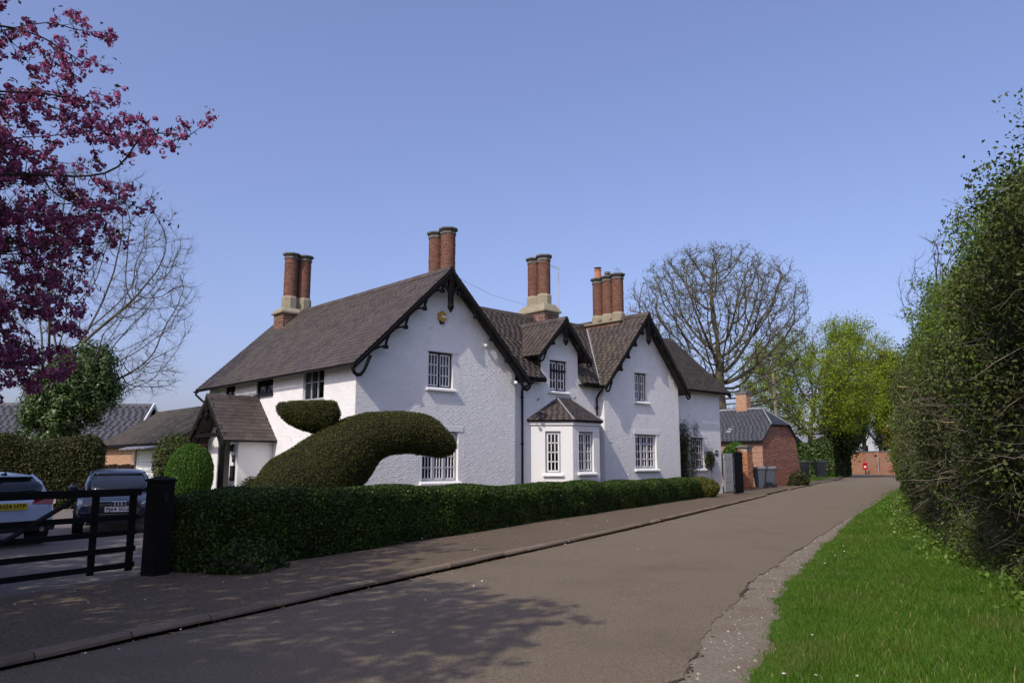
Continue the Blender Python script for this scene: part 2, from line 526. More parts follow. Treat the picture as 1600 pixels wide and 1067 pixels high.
def strip(name, m, s_vals, left, right, nr, z, kind=True):
    s_vals = np.asarray(s_vals, float)
    a, b = left(s_vals), right(s_vals)
    V = []
    for i, s in enumerate(s_vals):
        for k in range(nr + 1):
            t = k / nr
            r = a[i] * (1 - t) + b[i] * t
            V.append((r, s, z(r, s) if callable(z) else z))
    F = []
    for i in range(len(s_vals) - 1):
        for k in range(nr):
            p = i * (nr + 1) + k
            F.append((p, p + 1, p + nr + 2, p + nr + 1))
    o = npmesh(name, V, F, np.full(len(F), 0.3), m, None, True)
    return lane_place(structure(o) if kind else o)


g_ = MB()
rr = [0, 40, 120, 400, 2500]
for i in range(4):
    for k in range(48):
        a0, a1 = 2 * math.pi * k / 48, 2 * math.pi * (k + 1) / 48
        g_.add([(rr[i] * math.cos(a0), rr[i] * math.sin(a0), -0.05), (rr[i + 1] * math.cos(a0), rr[i + 1] * math.sin(a0), -0.05),
                (rr[i + 1] * math.cos(a1), rr[i + 1] * math.sin(a1), -0.05), (rr[i] * math.cos(a1), rr[i] * math.sin(a1), -0.05)], [(0, 1, 2, 3)], 0.4)
structure(g_.build('ground', 'field', fix=False))

# the lane: a sheet slightly crowned; at its far end it turns right in front of the boundary wall
def edge_rough(s):
    s = np.asarray(s, float)
    return edge_r(s) + (0.03 * np.sin(s * 1.9) + 0.018 * np.sin(s * 7.3 + 2) + 0.010 * np.sin(s * 17)) * np.clip((20 - s) / 20, 0.2, 1)


sv = np.concatenate([np.arange(-28, 12, 0.12), np.arange(12, 78, 1.0)])
road = strip('road', 'asphalt', sv, lambda s: kerb_r(s), edge_rough, 8, lambda r, s: 0.012 + 0.03 * math.sin(max(0, min(1, r / 4.4)) * math.pi))
rb = MB()
rb.add([(-1.5, 77, 0.012), (4.6, 77, 0.012), (24, 64, 0.012), (26, 69, 0.012), (4.2, 94.5, 0.012), (-3.4, 106.3, 0.012), (-6, 104, 0.012), (-2.2, 92, 0.012)],
       [tuple(range(8))], 0.3)
lane_place(structure(rb.build('road', 'asphalt', fix=False)))

# broken tar lip along the right edge of the lane
tl = MB()
for s in np.arange(-12, 16, 0.05):
    if random.random() < (0.5 if (-7 < s < -5.2 or -2.5 < s < -1.0) else 0.06):
        w = random.uniform(0.004, 0.018)
        r0 = float(edge_rough(s)) + random.gauss(0.02, 0.03)
        tl.prism([(r0 - w, s, 0.004), (r0 + w * 0.6, s + random.uniform(0, 0.02), 0.004), (r0 + w, s + random.uniform(0.01, 0.03), 0.004), (r0 - w * 0.8, s + random.uniform(0.01, 0.03), 0.004)], (0, 0, random.uniform(0.006, 0.016)))
lane_place(stuff(tl.build('tar_crumbs', 'tar_edge')))
for sa, sb in ((-7.2, -5.3), (-2.4, -1.1), (2.4, 3.6)):
  strip('tar_edge', 'tar_edge', np.arange(sa, sb, 0.06), lambda s: edge_rough(s) - (.02 + .9 * (np.exp(-((s + 6.1) / .7) ** 2) + np.exp(-((s + 1.7) / .5) ** 2) + .5 * np.exp(-((s - 3) / .9) ** 2))) * np.clip(.010 + .022 * np.sin(s * 2.3) + .02 * np.sin(s * 5.9 + 1) + .015 * np.sin(s * 13.7), -.008, .08), lambda s: edge_rough(s) + .006 + .01 * np.sin(s * 7.7) ** 2, 1, 0.0165)
tag(bpy.data.objects['tar_crumbs'], 'dark broken tar crumbs along the lane edge beside the gravel', 'tar crumbs')

gs = np.concatenate([np.arange(-14, 14, 0.2), np.arange(14, 62, 1.0)])
strip('gravel_edge', 'gravel', gs, lambda s: edge_r(s) - 0.12, lambda s: gravel_r(s) + 0.12, 6, 0.006)
strip('verge', 'turf', np.concatenate([np.arange(-16, 14, 0.25), np.arange(14, 70, 1.0)]), gravel_r, lambda s: np.full(len(s), 11.5), 20,
      lambda r, s: 0.022 + 0.03 * math.sin(r * 1.3 + s * 0.4) * min(1, max(0, r - 5.2)) + 0.05 * min(1, max(0, r - 5)))
strip('verge', 'turf', np.arange(50, 92, 1.0), lambda s: np.full(len(s), -12.0), lambda s: kerb_r(s) - 1.5, 4, 0.05)
strip('footpath', 'footpath', np.concatenate([np.arange(-26, 40, 0.5), np.arange(40, 90, 1.0)]), lambda s: interp(s, [-30, -8, 0, 8, 24, 30, 40, 90], [-3.2, -3.2, -3.2, -3.3, -3.1, -3.6, -4.2, -3.2]),
      lambda s: kerb_r(s) - 0.14, 5, lambda r, s: 0.085 + 0.012 * (r + 0.2) + 0.006 * math.sin(s * 1.1) * math.cos(r * 2))
dr = MB()
dr.add([(-3.15, -18, 0.03), (-3.15, 0.0, 0.03), (-24, 6, 0.03), (-34, -6, 0.03), (-30, -18, 0.03)], [(0, 1, 2, 3, 4)], 0.3)
lane_place(structure(dr.build('drive', 'drive', fix=False)))
cy = MB()
cy.add([(-3.3, 24.5, 0.04), (-3.6, 48, 0.035), (-14, 44, 0.035), (-14, 27, 0.035)], [(0, 1, 2, 3)], 0.3)
lane_place(structure(cy.build('yard', 'footpath', fix=False)))
gd = MB()
gd.add([(-3.2, 0.2, 0.026), (-3.15, 24.3, 0.026), (-9, 25, 0.026), (-20, 14, 0.026), (-22, 5.2, 0.026)], [(0, 1, 2, 3, 4)], 0.3)
lane_place(structure(gd.build('garden', 'soil', fix=False)))

# kerb: one stone after another
kroot = bpy.data.objects.new('kerb', None); COL.objects.link(kroot)
lane_place(structure(kroot))
kvar = []
for q in range(6):
    m_ = MB()
    L = 0.86
    j = lambda a: random.uniform(-a, a)
    m_.add([(-0.14, 0.006, -0.05), (0.0, 0.006, -0.05), (0.0, L, -0.05), (-0.14, L, -0.05),
            (-0.14 + j(.008), 0.012, 0.0 + j(.006)), (-0.03 + j(.01), 0.012, 0.002 + j(.006)), (-0.03 + j(.012), L - 0.006, 0.002 + j(.006)), (-0.14 + j(.008), L - 0.006, j(.006)),
            (0.0, 0.012, -0.028 + j(.008)), (0.0, L - 0.006, -0.028 + j(.008))],
           [(4, 5, 6, 7), (5, 8, 9, 6), (8, 1, 2, 9), (0, 4, 7, 3), (0, 1, 8, 5, 4), (3, 7, 6, 9, 2), (0, 3, 2, 1)])
    kvar.append(m_)
kmesh = []
for m_ in kvar:
    o = m_.build('kerb_stone', 'kerb', kroot); kmesh.append(o.data); bpy.data.objects.remove(o)
s = -16.0
while s < 66:
    o = bpy.data.objects.new('kerb_stone', random.choice(kmesh)); COL.objects.link(o); o.parent = kroot
    drop = 0.075 if (26 < s < 35 or 47 < s < 53) else 0.0
    k0, k1 = float(kerb_r(s)), float(kerb_r(s + 0.86))
    o.location = (k0 + random.uniform(-0.012, 0.012), s, 0.095 - drop + random.uniform(-0.008, 0.008))
    o.rotation_euler = (random.uniform(-0.008, 0.008), 0, -math.atan2(k1 - k0, 0.86) + random.uniform(-0.01, 0.01))
    s += 0.866

# loose stones on the gravel edge and litter in the gutter: nobody could count them
st = MB()
for _ in range(2200):
    s = -9 + 26 * random.random() ** 2.0
    a, b = float(edge_r(s)), float(gravel_r(s))
    r = random.uniform(a - 0.05, b + 0.15)
    q = random.choice([0.004, 0.005, 0.006, 0.008, 0.012]) * random.uniform(0.7, 1.6)
    vs = []
    for k in range(5):
        an = k * 1.2566 + random.uniform(-0.4, 0.4)
        rad = q * random.uniform(0.6, 1.25)
        vs.append((r + rad * math.cos(an), s + rad * math.sin(an), 0.004))
    vs.append((r + q * random.uniform(-.3, .3), s + q * random.uniform(-.3, .3), 0.006 + q * random.uniform(0.5, 1.1)))
    st.add(vs, [(k, (k + 1) % 5, 5) for k in range(5)])
o = lane_place(stuff(st.build('loose_stones', 'stones', fix=False)))
tag(o, 'pale loose stones scattered on the gravel edge of the lane', 'gravel')
lt = MB()
for _ in range(2200):
    s = random.uniform(-12, 24)
    r = float(kerb_r(s)) + abs(random.gauss(0, 0.13)) + 0.01 if random.random() < 0.75 else random.uniform(-3.0, 0.0)
    z = 0.022 if r > 0.05 else 0.10
    q = random.uniform(0.008, 0.024); an = random.uniform(0, 6.28)
    c, d = math.cos(an) * q, math.sin(an) * q
    lt.add([(r - c, s - d, z), (r + d * .5, s - c * .5, z + random.uniform(0, .008)), (r + c, s + d, z + random.uniform(0, .012)), (r - d * .5, s + c * .5, z + .004)], [(0, 1, 2, 3)])
o = lane_place(stuff(lt.build('leaf_litter', 'litter', fix=False)))
tag(o, 'brown leaf litter lying in the gutter along the kerb', 'leaf litter')
pt = MB()
for _ in range(90):
    s = -11 + 20 * random.random(); r = random.uniform(-3.0, 2.2)
    z = 0.045 if r > 0.1 else 0.105
    q = random.uniform(0.008, 0.02); an = random.uniform(0, 6.28)
    c, d = math.cos(an) * q, math.sin(an) * q
    pt.add([(r - c, s - d, z), (r + d * .7, s - c * .7, z), (r + c, s + d, z + .01), (r - d * .7, s + c * .7, z + .005)], [(0, 1, 2, 3)])
o = lane_place(stuff(pt.build('fallen_petals', 'petal_white', fix=False)))
tag(o, 'pale fallen petals dotted over the shaded path and lane', 'petals')

# ------------------------------------------------------------------ grass blades on the verge
def grass(n, s0, s1, r1, h, w, seed, power=1.0):
    g = np.random.default_rng(seed)
    s = s0 + (s1 - s0) * g.uniform(size=n) ** power
    lo = gravel_r(s) - 0.10 * g.uniform(size=n) ** 2
    r = lo + (r1 - lo) * g.uniform(size=n)
    dens = fbm(np.stack([r * 1.2, s * 1.2, 0 * r], 1), 5)
    H = h * g.uniform(0.35, 1.35, n) * (1 + 0.4 * np.clip(dens, -1, 1))
    H *= np.clip((r - gravel_r(s)) / 0.35, 0.35, 1)
    H *= 1 + np.clip((r - 6.6) / 1.5, 0, 1) * 0.9
    an = g.uniform(0, 6.283, n); ln = g.uniform(0, 0.8, n) * H
    z0 = 0.02 + 0.05 * np.clip(r - 5, 0, 1) + 0.03 * np.sin(r * 1.3 + s * 0.4) * np.clip(r - 5.2, 0, 1)
    base = np.stack([r, s, z0], 1)
    side = np.stack([np.cos(an), np.sin(an), 0 * an], 1) * (w * g.uniform(0.6, 1.3, n))[:, None] * 0.5
    la = g.uniform(0, 6.283, n)
    lean = np.stack([np.cos(la) * ln, np.sin(la) * ln, 0 * la], 1)
    up = np.stack([0 * H, 0 * H, H], 1)
    a = base - side; b = base + side
    c = base + lean * 0.4 + up * 0.62 + side * 0.7; d = base + lean * 0.4 + up * 0.62 - side * 0.7
    e = base + lean + up
    V = np.stack([a, b, c, d, e], 1).reshape(-1, 3)
    i = np.arange(n)[:, None] * 5
    F = np.concatenate([i + [0, 1, 2], i + [0, 2, 3], i + [3, 2, 4]], 0)
    rv = g.uniform(0, 1, n)
    return V, F, np.concatenate([rv, rv, rv])


gv, gf, gr = [], [], []
off = 0
for args in ((190000, -9.5, 0.5, 9.0, 0.055, 0.006, 1, 1.15), (110000, -1.5, 14, 8.8, 0.06, 0.011, 2, 1.3), (30000, 12, 46, 8.5, 0.08, 0.03, 3, 1.2)):
    V, F, r_ = grass(*args)
    gv.append(V); gf.append(F + off); gr.append(r_); off += len(V)
V, F, r_ = grass(5200, -9, 16, 8.6, .065, .008, 9, 1.3)
o = lane_place(stuff(npmesh('dry_grass', V, F, r_, 'dry_blade')))
tag(o, 'straw-coloured dry blades scattered through the verge grass', 'dry grass')
o = lane_place(stuff(npmesh('grass', np.concatenate(gv), np.concatenate(gf), np.concatenate(gr), 'grass_blade')))
tag(o, 'bright green short grass on the verge right of the lane', 'grass')
V, F, r_ = grass(9000, -9, 0, 8, 0.05, 0.006, 1)
g = np.random.default_rng(4)
n = 9000
s = g.uniform(52, 90, n); r = g.uniform(-9, -2.2, n)
base = np.stack([r, s, np.full(n, 0.05)], 1)
sd = np.stack([np.full(n, 0.05), 0 * s, 0 * s], 1); up = np.stack([g.normal(0, .04, n), g.normal(0, .04, n), g.uniform(.08, .22, n)], 1)
V = np.stack([base - sd, base + sd, base + up], 1).reshape(-1, 3)
o = lane_place(stuff(npmesh('grass', V, np.arange(3 * n).reshape(n, 3), g.uniform(0, 1, n), 'grass_blade')))
tag(o, 'strip of sunlit grass in front of the laurel hedge', 'grass')

# ------------------------------------------------------------------ bricks and slates laid one by one
def spans(poly, y):
    """x intervals where the horizontal line y lies inside a 2D polygon"""
    xs = []
    n = len(poly)
    for i in range(n):
        (x0, y0), (x1, y1) = poly[i], poly[(i + 1) % n]
        if (y0 <= y < y1) or (y1 <= y < y0):
            xs.append(x0 + (y - y0) * (x1 - x0) / (y1 - y0))
    xs.sort()
    return [(xs[i], xs[i + 1]) for i in range(0, len(xs) - 1, 2)]


def cut(iv, holes, y0, y1):
    out = iv
    for hx0, hy0, hx1, hy1 in holes:
        if y1 > hy0 and y0 < hy1:
            nx = []
            for a, b in out:
                if hx1 <= a or hx0 >= b:
                    nx.append((a, b))
                else:
                    if hx0 - a > 0.03: nx.append((a, hx0))
                    if b - hx1 > 0.03: nx.append((hx1, b))
            out = nx
    return out


def brick_records(poly, holes, frame, L=0.225, H=0.075, gap=0.010, proud=(0.0003, 0.0034), zmin=None):
    """frame = 4x4 matrix (x along wall, y up, z out). returns list of matrices for the unit brick"""
    rec = []
    ys = [p[1] for p in poly]
    y = max(min(ys), zmin if zmin is not None else -1e9)
    row = 0
    while y + H < max(ys):
        for a, b in cut(spans(poly, y + H / 2), holes, y, y + H):
            x = a - (L / 2 if row % 2 else 0)
            while x < b:
                x0, x1 = max(x, a), min(x + L, b)
                if x1 - x0 > 0.05:
                    p = random.uniform(*proud) * (0.25 if random.random() < 0.3 else 1.0)
                    M = frame @ Matrix.Translation(((x0 + x1) / 2, y + H / 2, random.uniform(-0.001, 0.001))) @ Matrix.Rotation(random.gauss(0, 0.006), 4, 'Z') @ \
                        Matrix.Diagonal((x1 - x0 - gap * .45, H - gap * random.uniform(0.8, 1.3), p, 1))
                    rec.append(M)
                x += L
        y += H; row += 1
    return rec


UB_V = [(-.5, -.5, 0), (.5, -.5, 0), (.5, .5, 0), (-.5, .5, 0), (-.46, -.36, 1), (.46, -.36, 1), (.46, .36, 1), (-.46, .36, 1)]
UB_F = [(4, 5, 6, 7), (0, 1, 5, 4), (1, 2, 6, 5), (2, 3, 7, 6), (3, 0, 4, 7)]
US_V = [(-.5, 0, 0), (.5, 0, 0), (.5, 1, 0), (-.5, 1, 0), (-.5, 0, 1), (.5, 0, 1), (.5, 1, 1), (-.5, 1, 1)]
US_F = [(0, 3, 2, 1), (4, 5, 6, 7), (0, 1, 5, 4), (1, 2, 6, 5), (2, 3, 7, 6), (3, 0, 4, 7)]


def join_units(recs, UV, UF):
    n = len(recs)
    A = np.array([list(map(list, m)) for m in recs])
    U = np.concatenate([np.array(UV), np.ones((len(UV), 1))], 1)
    V = np.einsum('nij,kj->nki', A, U)[:, :, :3].reshape(-1, 3)
    F = (np.array(UF)[None] + (np.arange(n) * len(UV))[:, None, None]).reshape(-1, 4)
    r = np.repeat(np.random.default_rng(n).uniform(0, 1, n), len(UF))
    return V, F, r


def plane_frame(pts):
    """frame of a sloping plane: x level, y up the slope, z outward"""
    p = [vec(q) for q in pts]
    n = (p[1] - p[0]).cross(p[2] - p[0])
    if n.length < 1e-6:
        n = (p[2] - p[1]).cross(p[3] - p[1])
    n.normalize()
    if n.z < 0: n = -n
    a = vec((0, 0, 1)).cross(n).normalized()
    b = n.cross(a)
    if b.z < 0: b = -b; a = -a
    o = min(p, key=lambda q: q.z)
    M = Matrix(((a.x, b.x, n.x, o.x), (a.y, b.y, n.y, o.y), (a.z, b.z, n.z, o.z), (0, 0, 0, 1)))
    Mi = M.inverted()
    return M, [tuple((Mi @ q)[:2]) for q in p]


def slate_records(pts, gauge=0.20, w=0.30, thick=0.011, jit=1.0, lift=1.0):
    M, poly = plane_frame(pts)
    rec = []
    top = max(q[1] for q in poly)
    y = min(q[1] for q in poly)
    row = 0
    while y < top - 0.03:
        for a, b in spans(poly, min(y + gauge * 0.5, top - 0.02)):
            x = a - (w / 2 if row % 2 else 0) - 0.001
            while x < b:
                ww = w * random.uniform(0.92, 1.06)
                x0, x1 = max(x, a), min(x + ww, b)
                if x1 - x0 > 0.04:
                    ln = min(gauge * 1.95, top - y)
                    T = M @ Matrix.Translation(((x0 + x1) / 2, y + random.gauss(0, 0.007) * jit, 0.012)) @ Matrix.Rotation(random.gauss(0, 0.012) * jit, 4, 'Z') @ \
                        Matrix.Rotation(-math.atan2(0.019 * lift + random.uniform(-.003, .006) * jit * lift, ln), 4, 'X') @ Matrix.Translation((0, 0, 0.012)) @ \
                        Matrix.Diagonal((x1 - x0 - 0.005, ln, thick, 1))
                    rec.append(T)
                x += ww
        y += gauge; row += 1
    return rec


def deck(pts, th=0.07, m='roof_deck', name='roof', parent=None):
    M, poly = plane_frame(pts)
    n = vec((M[0][2], M[1][2], M[2][2]))
    mb = MB()
    mb.prism([vec(p) - n * 0.002 for p in pts], -n * th, 0.4)
    return mb.build(name, m, parent)


ALL_SLATES = []     # (record, owner part) of the white house
ALL_BRICKS = []


def house_slope(pts, name='roof', parent=None, keep=True, gauge=0.20, w=0.30, m='slate', owner=None):
    d = owner or deck(pts, parent=parent, name=name)
    rec = slate_records(pts, gauge, w)
    if keep:
        ALL_SLATES.append((d, rec, m))
    else:
        V, F, r = join_units(rec, US_V, US_F)
        stuff(npmesh('slate', V, F, r, m, d))
    return d


def ridge_tiles(p0, p1, parent, m='slate', L=0.45, hw_=0.16, drop=0.15, name='ridge_tile', joined=False):
    p0, p1 = vec(p0), vec(p1)
    d = p1 - p0; n = max(1, round(d.length / L)); d.normalize()
    s = d.cross(vec((0, 0, 1))).normalized(); u = s.cross(d)
    mb = MB(); out = []
    step = (p1 - p0).length / n
    for i in range(n):
        if not joined:
            mb = MB()
        a = p0 + d * (i * step + 0.008) + u * random.uniform(0, 0.012); b = p0 + d * ((i + 1) * step - 0.008) + u * random.uniform(0, 0.012)
        vs = []
        for q in (a, b):
            for x, z in ((-hw_, -drop), (-hw_ * .35, 0.025), (hw_ * .35, 0.025), (hw_, -drop), (hw_ * .8, -drop - .02), (0, -0.02), (-hw_ * .8, -drop - .02)):
                vs.append(q + s * x + u * z)
        fs = [tuple(range(6, -1, -1)), tuple(range(7, 14))] + [(k, (k + 1) % 7, 7 + (k + 1) % 7, 7 + k) for k in range(7)]
        mb.add(vs, fs)
        if not joined:
            out.append(mb.build(name, m, parent))
    if joined:
        out.append(stuff(mb.build(name, m, parent)))
    return out


# ------------------------------------------------------------------ walls with real openings
def wall(poly, holes, frame, parent, m='white_brick', name='wall', depth=0.13, bricks=True, zmin=0.5, pads=()):
    """poly/holes in (x, z) of the wall's frame; frame maps (x, z, out)"""
    mb = MB()
    to3 = lambda a, b, c=0.0: frame @ vec((a, b, c))
    mb.poly_holes(poly, [[(h[0], h[1]), (h[2], h[1]), (h[2], h[3]), (h[0], h[3])] for h in holes], to3, 0.5)
    for x0, z0, x1, z1 in holes:
        for (ax, az), (bx, bz) in (((x0, z0), (x1, z0)), ((x1, z0), (x1, z1)), ((x1, z1), (x0, z1)), ((x0, z1), (x0, z0))):
            mb.add([to3(ax, az), to3(bx, bz), to3(bx, bz, -depth - 0.08), to3(ax, az, -depth - 0.08)], [(0, 1, 2, 3)], 0.5)
    o = mb.build(name, m, parent, fix=False)
    if bricks:
        ALL_BRICKS.append((o, brick_records(poly, list(holes) + list(pads), frame, zmin=zmin), m))
    return o


def wframe(u0, v0, du, dv):
    """wall frame: x along (du,dv), y up, z out = x cross up"""
    x = vec((du, dv, 0)).normalized(); y = vec((0, 0, 1)); z = x.cross(y)
    return Matrix(((x.x, y.x, z.x, u0), (x.y, y.y, z.y, v0), (x.z, y.z, z.z, 0), (0, 0, 0, 1)))


def lattice(mb, F, x0, z0, x1, z1, y, cols, rows, t=0.020, dia=0.045, dep=0.022):
    """white cast lattice: stretched octagons with small diamonds where they meet"""
    P = lambda a, b, c=0.0: F @ vec((a, b, y + c))
    def bar(a, b, w):
        p, q = P(*a), P(*b)
        out = (F.to_3x3() @ vec((0, 0, 1)))
        mb.bar(p, q, w, dep, up=out)
    for x in (x0, x1):
        bar((x, z0), (x, z1), t * 1.6)
    for z in (z0, z1):
        bar((x0, z), (x1, z), t * 1.6)
    cw, rh = (x1 - x0) / cols, (z1 - z0) / rows
    for i in range(1, cols):
        x = x0 + cw * i
        for k in range(rows):
            a = z0 + rh * k + (dia if k else 0); b = z0 + rh * (k + 1) - (dia if k < rows - 1 else 0)
            bar((x, a), (x, b), t)
    for k in range(1, rows):
        z = z0 + rh * k
        for i in range(1, cols):
            x = x0 + cw * i
            for (ax, az), (bx, bz) in (((-1, 0), (0, 1)), ((0, 1), (1, 0)), ((1, 0), (0, -1)), ((0, -1), (-1, 0))):
                bar((x + ax * dia * .8, z + az * dia), (x + bx * dia * .8, z + bz * dia), t * 0.9)
        for i in range(cols):
            a = x0 + cw * i + (dia * .8 if i else 0); b = x0 + cw * (i + 1) - (dia * .8 if i < cols - 1 else 0)
            bar((a, z), (b, z), t)
    # splayed corners give the stretched octagon
    for i in range(cols):
        for k in range(rows):
            xa, xb = x0 + cw * i, x0 + cw * (i + 1); za, zb = z0 + rh * k, z0 + rh * (k + 1)
            c = cw * 0.26
            for (ax, az), (bx, bz) in (((xa, za + c * 1.3), (xa + c, za)), ((xb, za + c * 1.3), (xb - c, za)), ((xa, zb - c * 1.3), (xa + c, zb)), ((xb, zb - c * 1.3), (xb - c, zb))):
                if t > 0.022:
                    bar((ax, az), (bx, bz), t)


def window(F, h, parent, ncase=2, cols=3, rows=3, frame_m='black_paint', t=0.026, sill=True, lintel=True, rec=0.11, curtain=False, sillw=0.12):
    """one recessed window in hole h=(x0,z0,x1,z1) of wall frame F: frame > glazing is lattice, pane, sill, lintel"""
    x0, z0, x1, z1 = h
    P = lambda a, b, c: F @ vec((a, b, c))
    fw = 0.065
    def blk(mb, a0, b0, a1, b1, c0, c1):
        vs = [P(a0, b0, c0), P(a1, b0, c0), P(a1, b1, c0), P(a0, b1, c0), P(a0, b0, c1), P(a1, b0, c1), P(a1, b1, c1), P(a0, b1, c1)]
        mb.add(vs, [(0, 3, 2, 1), (4, 5, 6, 7), (0, 1, 5, 4), (1, 2, 6, 5), (2, 3, 7, 6), (3, 0, 4, 7)])
    mb = MB()
    e = 0.002
    blk(mb, x0 + e, z0 + e, x0 + fw, z1 - e, -rec - .05, -rec); blk(mb, x1 - fw, z0 + e, x1 - e, z1 - e, -rec - .05, -rec)
    blk(mb, x0 + fw, z0 + e, x1 - fw, z0 + fw, -rec - .05, -rec - .001); blk(mb, x0 + fw, z1 - fw, x1 - fw, z1 - e, -rec - .05, -rec - .001)
    cw = (x1 - x0 - 2 * fw) / ncase
    for i in range(1, ncase):
        xm = x0 + fw + cw * i
        blk(mb, xm - 0.036, z0 + fw, xm + 0.036, z1 - fw, -rec - .05, -rec + .004)
    w = mb.build('window', frame_m, parent)
    for i in range(ncase):
        a, b = x0 + fw + cw * i + (0.038 if i else 0.004), x0 + fw + cw * (i + 1) - (0.038 if i < ncase - 1 else 0.004)
        la = MB()
        lattice(la, F, a + .016, z0 + fw + .02, b - .016, z1 - fw - .02, -rec - 0.018, cols, rows, t)
        la.build('lattice', 'white_paint', w)
        pa = MB()
        pa.add([P(a, z0 + fw, -rec - .035), P(b, z0 + fw, -rec - .035), P(b, z1 - fw, -rec - .035), P(a, z1 - fw, -rec - .035)], [(0, 1, 2, 3)])
        pa.build('pane', 'window_glass', w, fix=False)
    ib = MB()
    d0, d1 = -rec - .052, -rec - 0.5
    m0 = 0.10
    ib.add([P(x0, z0, d0), P(x1, z0, d0), P(x1, z1, d0), P(x0, z1, d0), P(x0 - m0, z0 - m0, d1), P(x1 + m0, z0 - m0, d1), P(x1 + m0, z1 + m0, d1), P(x0 - m0, z1 + m0, d1)],
           [(4, 5, 6, 7), (0, 1, 5, 4), (1, 2, 6, 5), (2, 3, 7, 6), (3, 0, 4, 7)])
    ib.build('room', 'interior', w, fix=False)
    if curtain:
        cb = MB()
        for a, b in ((x0 + .04, x0 + .04 + (x1 - x0) * .3), (x1 - .04 - (x1 - x0) * .3, x1 - .04)):
            n = 10
            vs = []
            for k in range(n + 1):
                x = a + (b - a) * k / n
                vs += [P(x, z0 + .03, -rec - .14 + .02 * (k % 2)), P(x, z1 - .03, -rec - .14 + .02 * (k % 2))]
            cb.add(vs, [(2 * k, 2 * k + 2, 2 * k + 3, 2 * k + 1) for k in range(n)])
        cb.build('curtain', 'curtain', w, fix=False)
    if sill:
        sb = MB()
        sb.add([P(x0 - .10, z0 - .115, .004), P(x1 + .10, z0 - .115, .004), P(x1 + .10, z0 - .115, sillw), P(x0 - .10, z0 - .115, sillw),
                P(x0 - .10, z0 - .002, .004), P(x1 + .10, z0 - .002, .004), P(x1 + .10, z0 - .06, sillw), P(x0 - .10, z0 - .06, sillw)],
               [(0, 3, 2, 1), (4, 5, 6, 7), (0, 1, 5, 4), (1, 2, 6, 5), (2, 3, 7, 6), (3, 0, 4, 7)])
        blk(sb, x0 + .003, z0 - .001, x1 - .003, z0 + .012, -rec, .003)
        sb.build('sill', 'white_render', w)
    if lintel:
        lb = MB()
        blk(lb, x0 - .12, z1 + .012, x1 + .20, z1 + .20, .004, .020)
        lb.build('lintel', 'white_render', w)
    return w


# ------------------------------------------------------------------ chimneys
def flue(parent, c, z0, z1, r, n=14, name='flue', m='brick'):
    """round brick shaft laid course by course (each brick its own faces)"""
    mb = MB()
    H = 0.078
    z = z0; row = 0
    while z < z1 - 0.02:
        for k in range(n):
            a0 = 2 * math.pi * (k + (0.5 if row % 2 else 0)) / n; a1 = a0 + 2 * math.pi / n * 0.955
            rr_ = r + random.uniform(-.004, .007)
            vs = []
            for zz in (z, min(z + H - 0.017, z1)):
                for a, q in ((a0, r - .04), (a1, r - .04), (a1, rr_), ((a0 + a1) / 2, rr_ * 1.006), (a0, rr_)):
                    vs.append((c[0] + q * math.cos(a), c[1] + q * math.sin(a), zz))
            mb.add(vs, [(2, 3, 8, 7), (3, 4, 9, 8), (4, 3, 2, 1, 0), (5, 6, 7, 8, 9), (1, 2, 7, 6), (4, 0, 5, 9)])
        z += H; row += 1
    o = mb.build(name, m, parent, fix=False)
    co = MB(); co.lathe([(r - .018, z0 - .02), (r - .018, z1 + .02)], (c[0], c[1], 0), 16)
    co.build('mortar_core', 'mortar', parent)
    return o


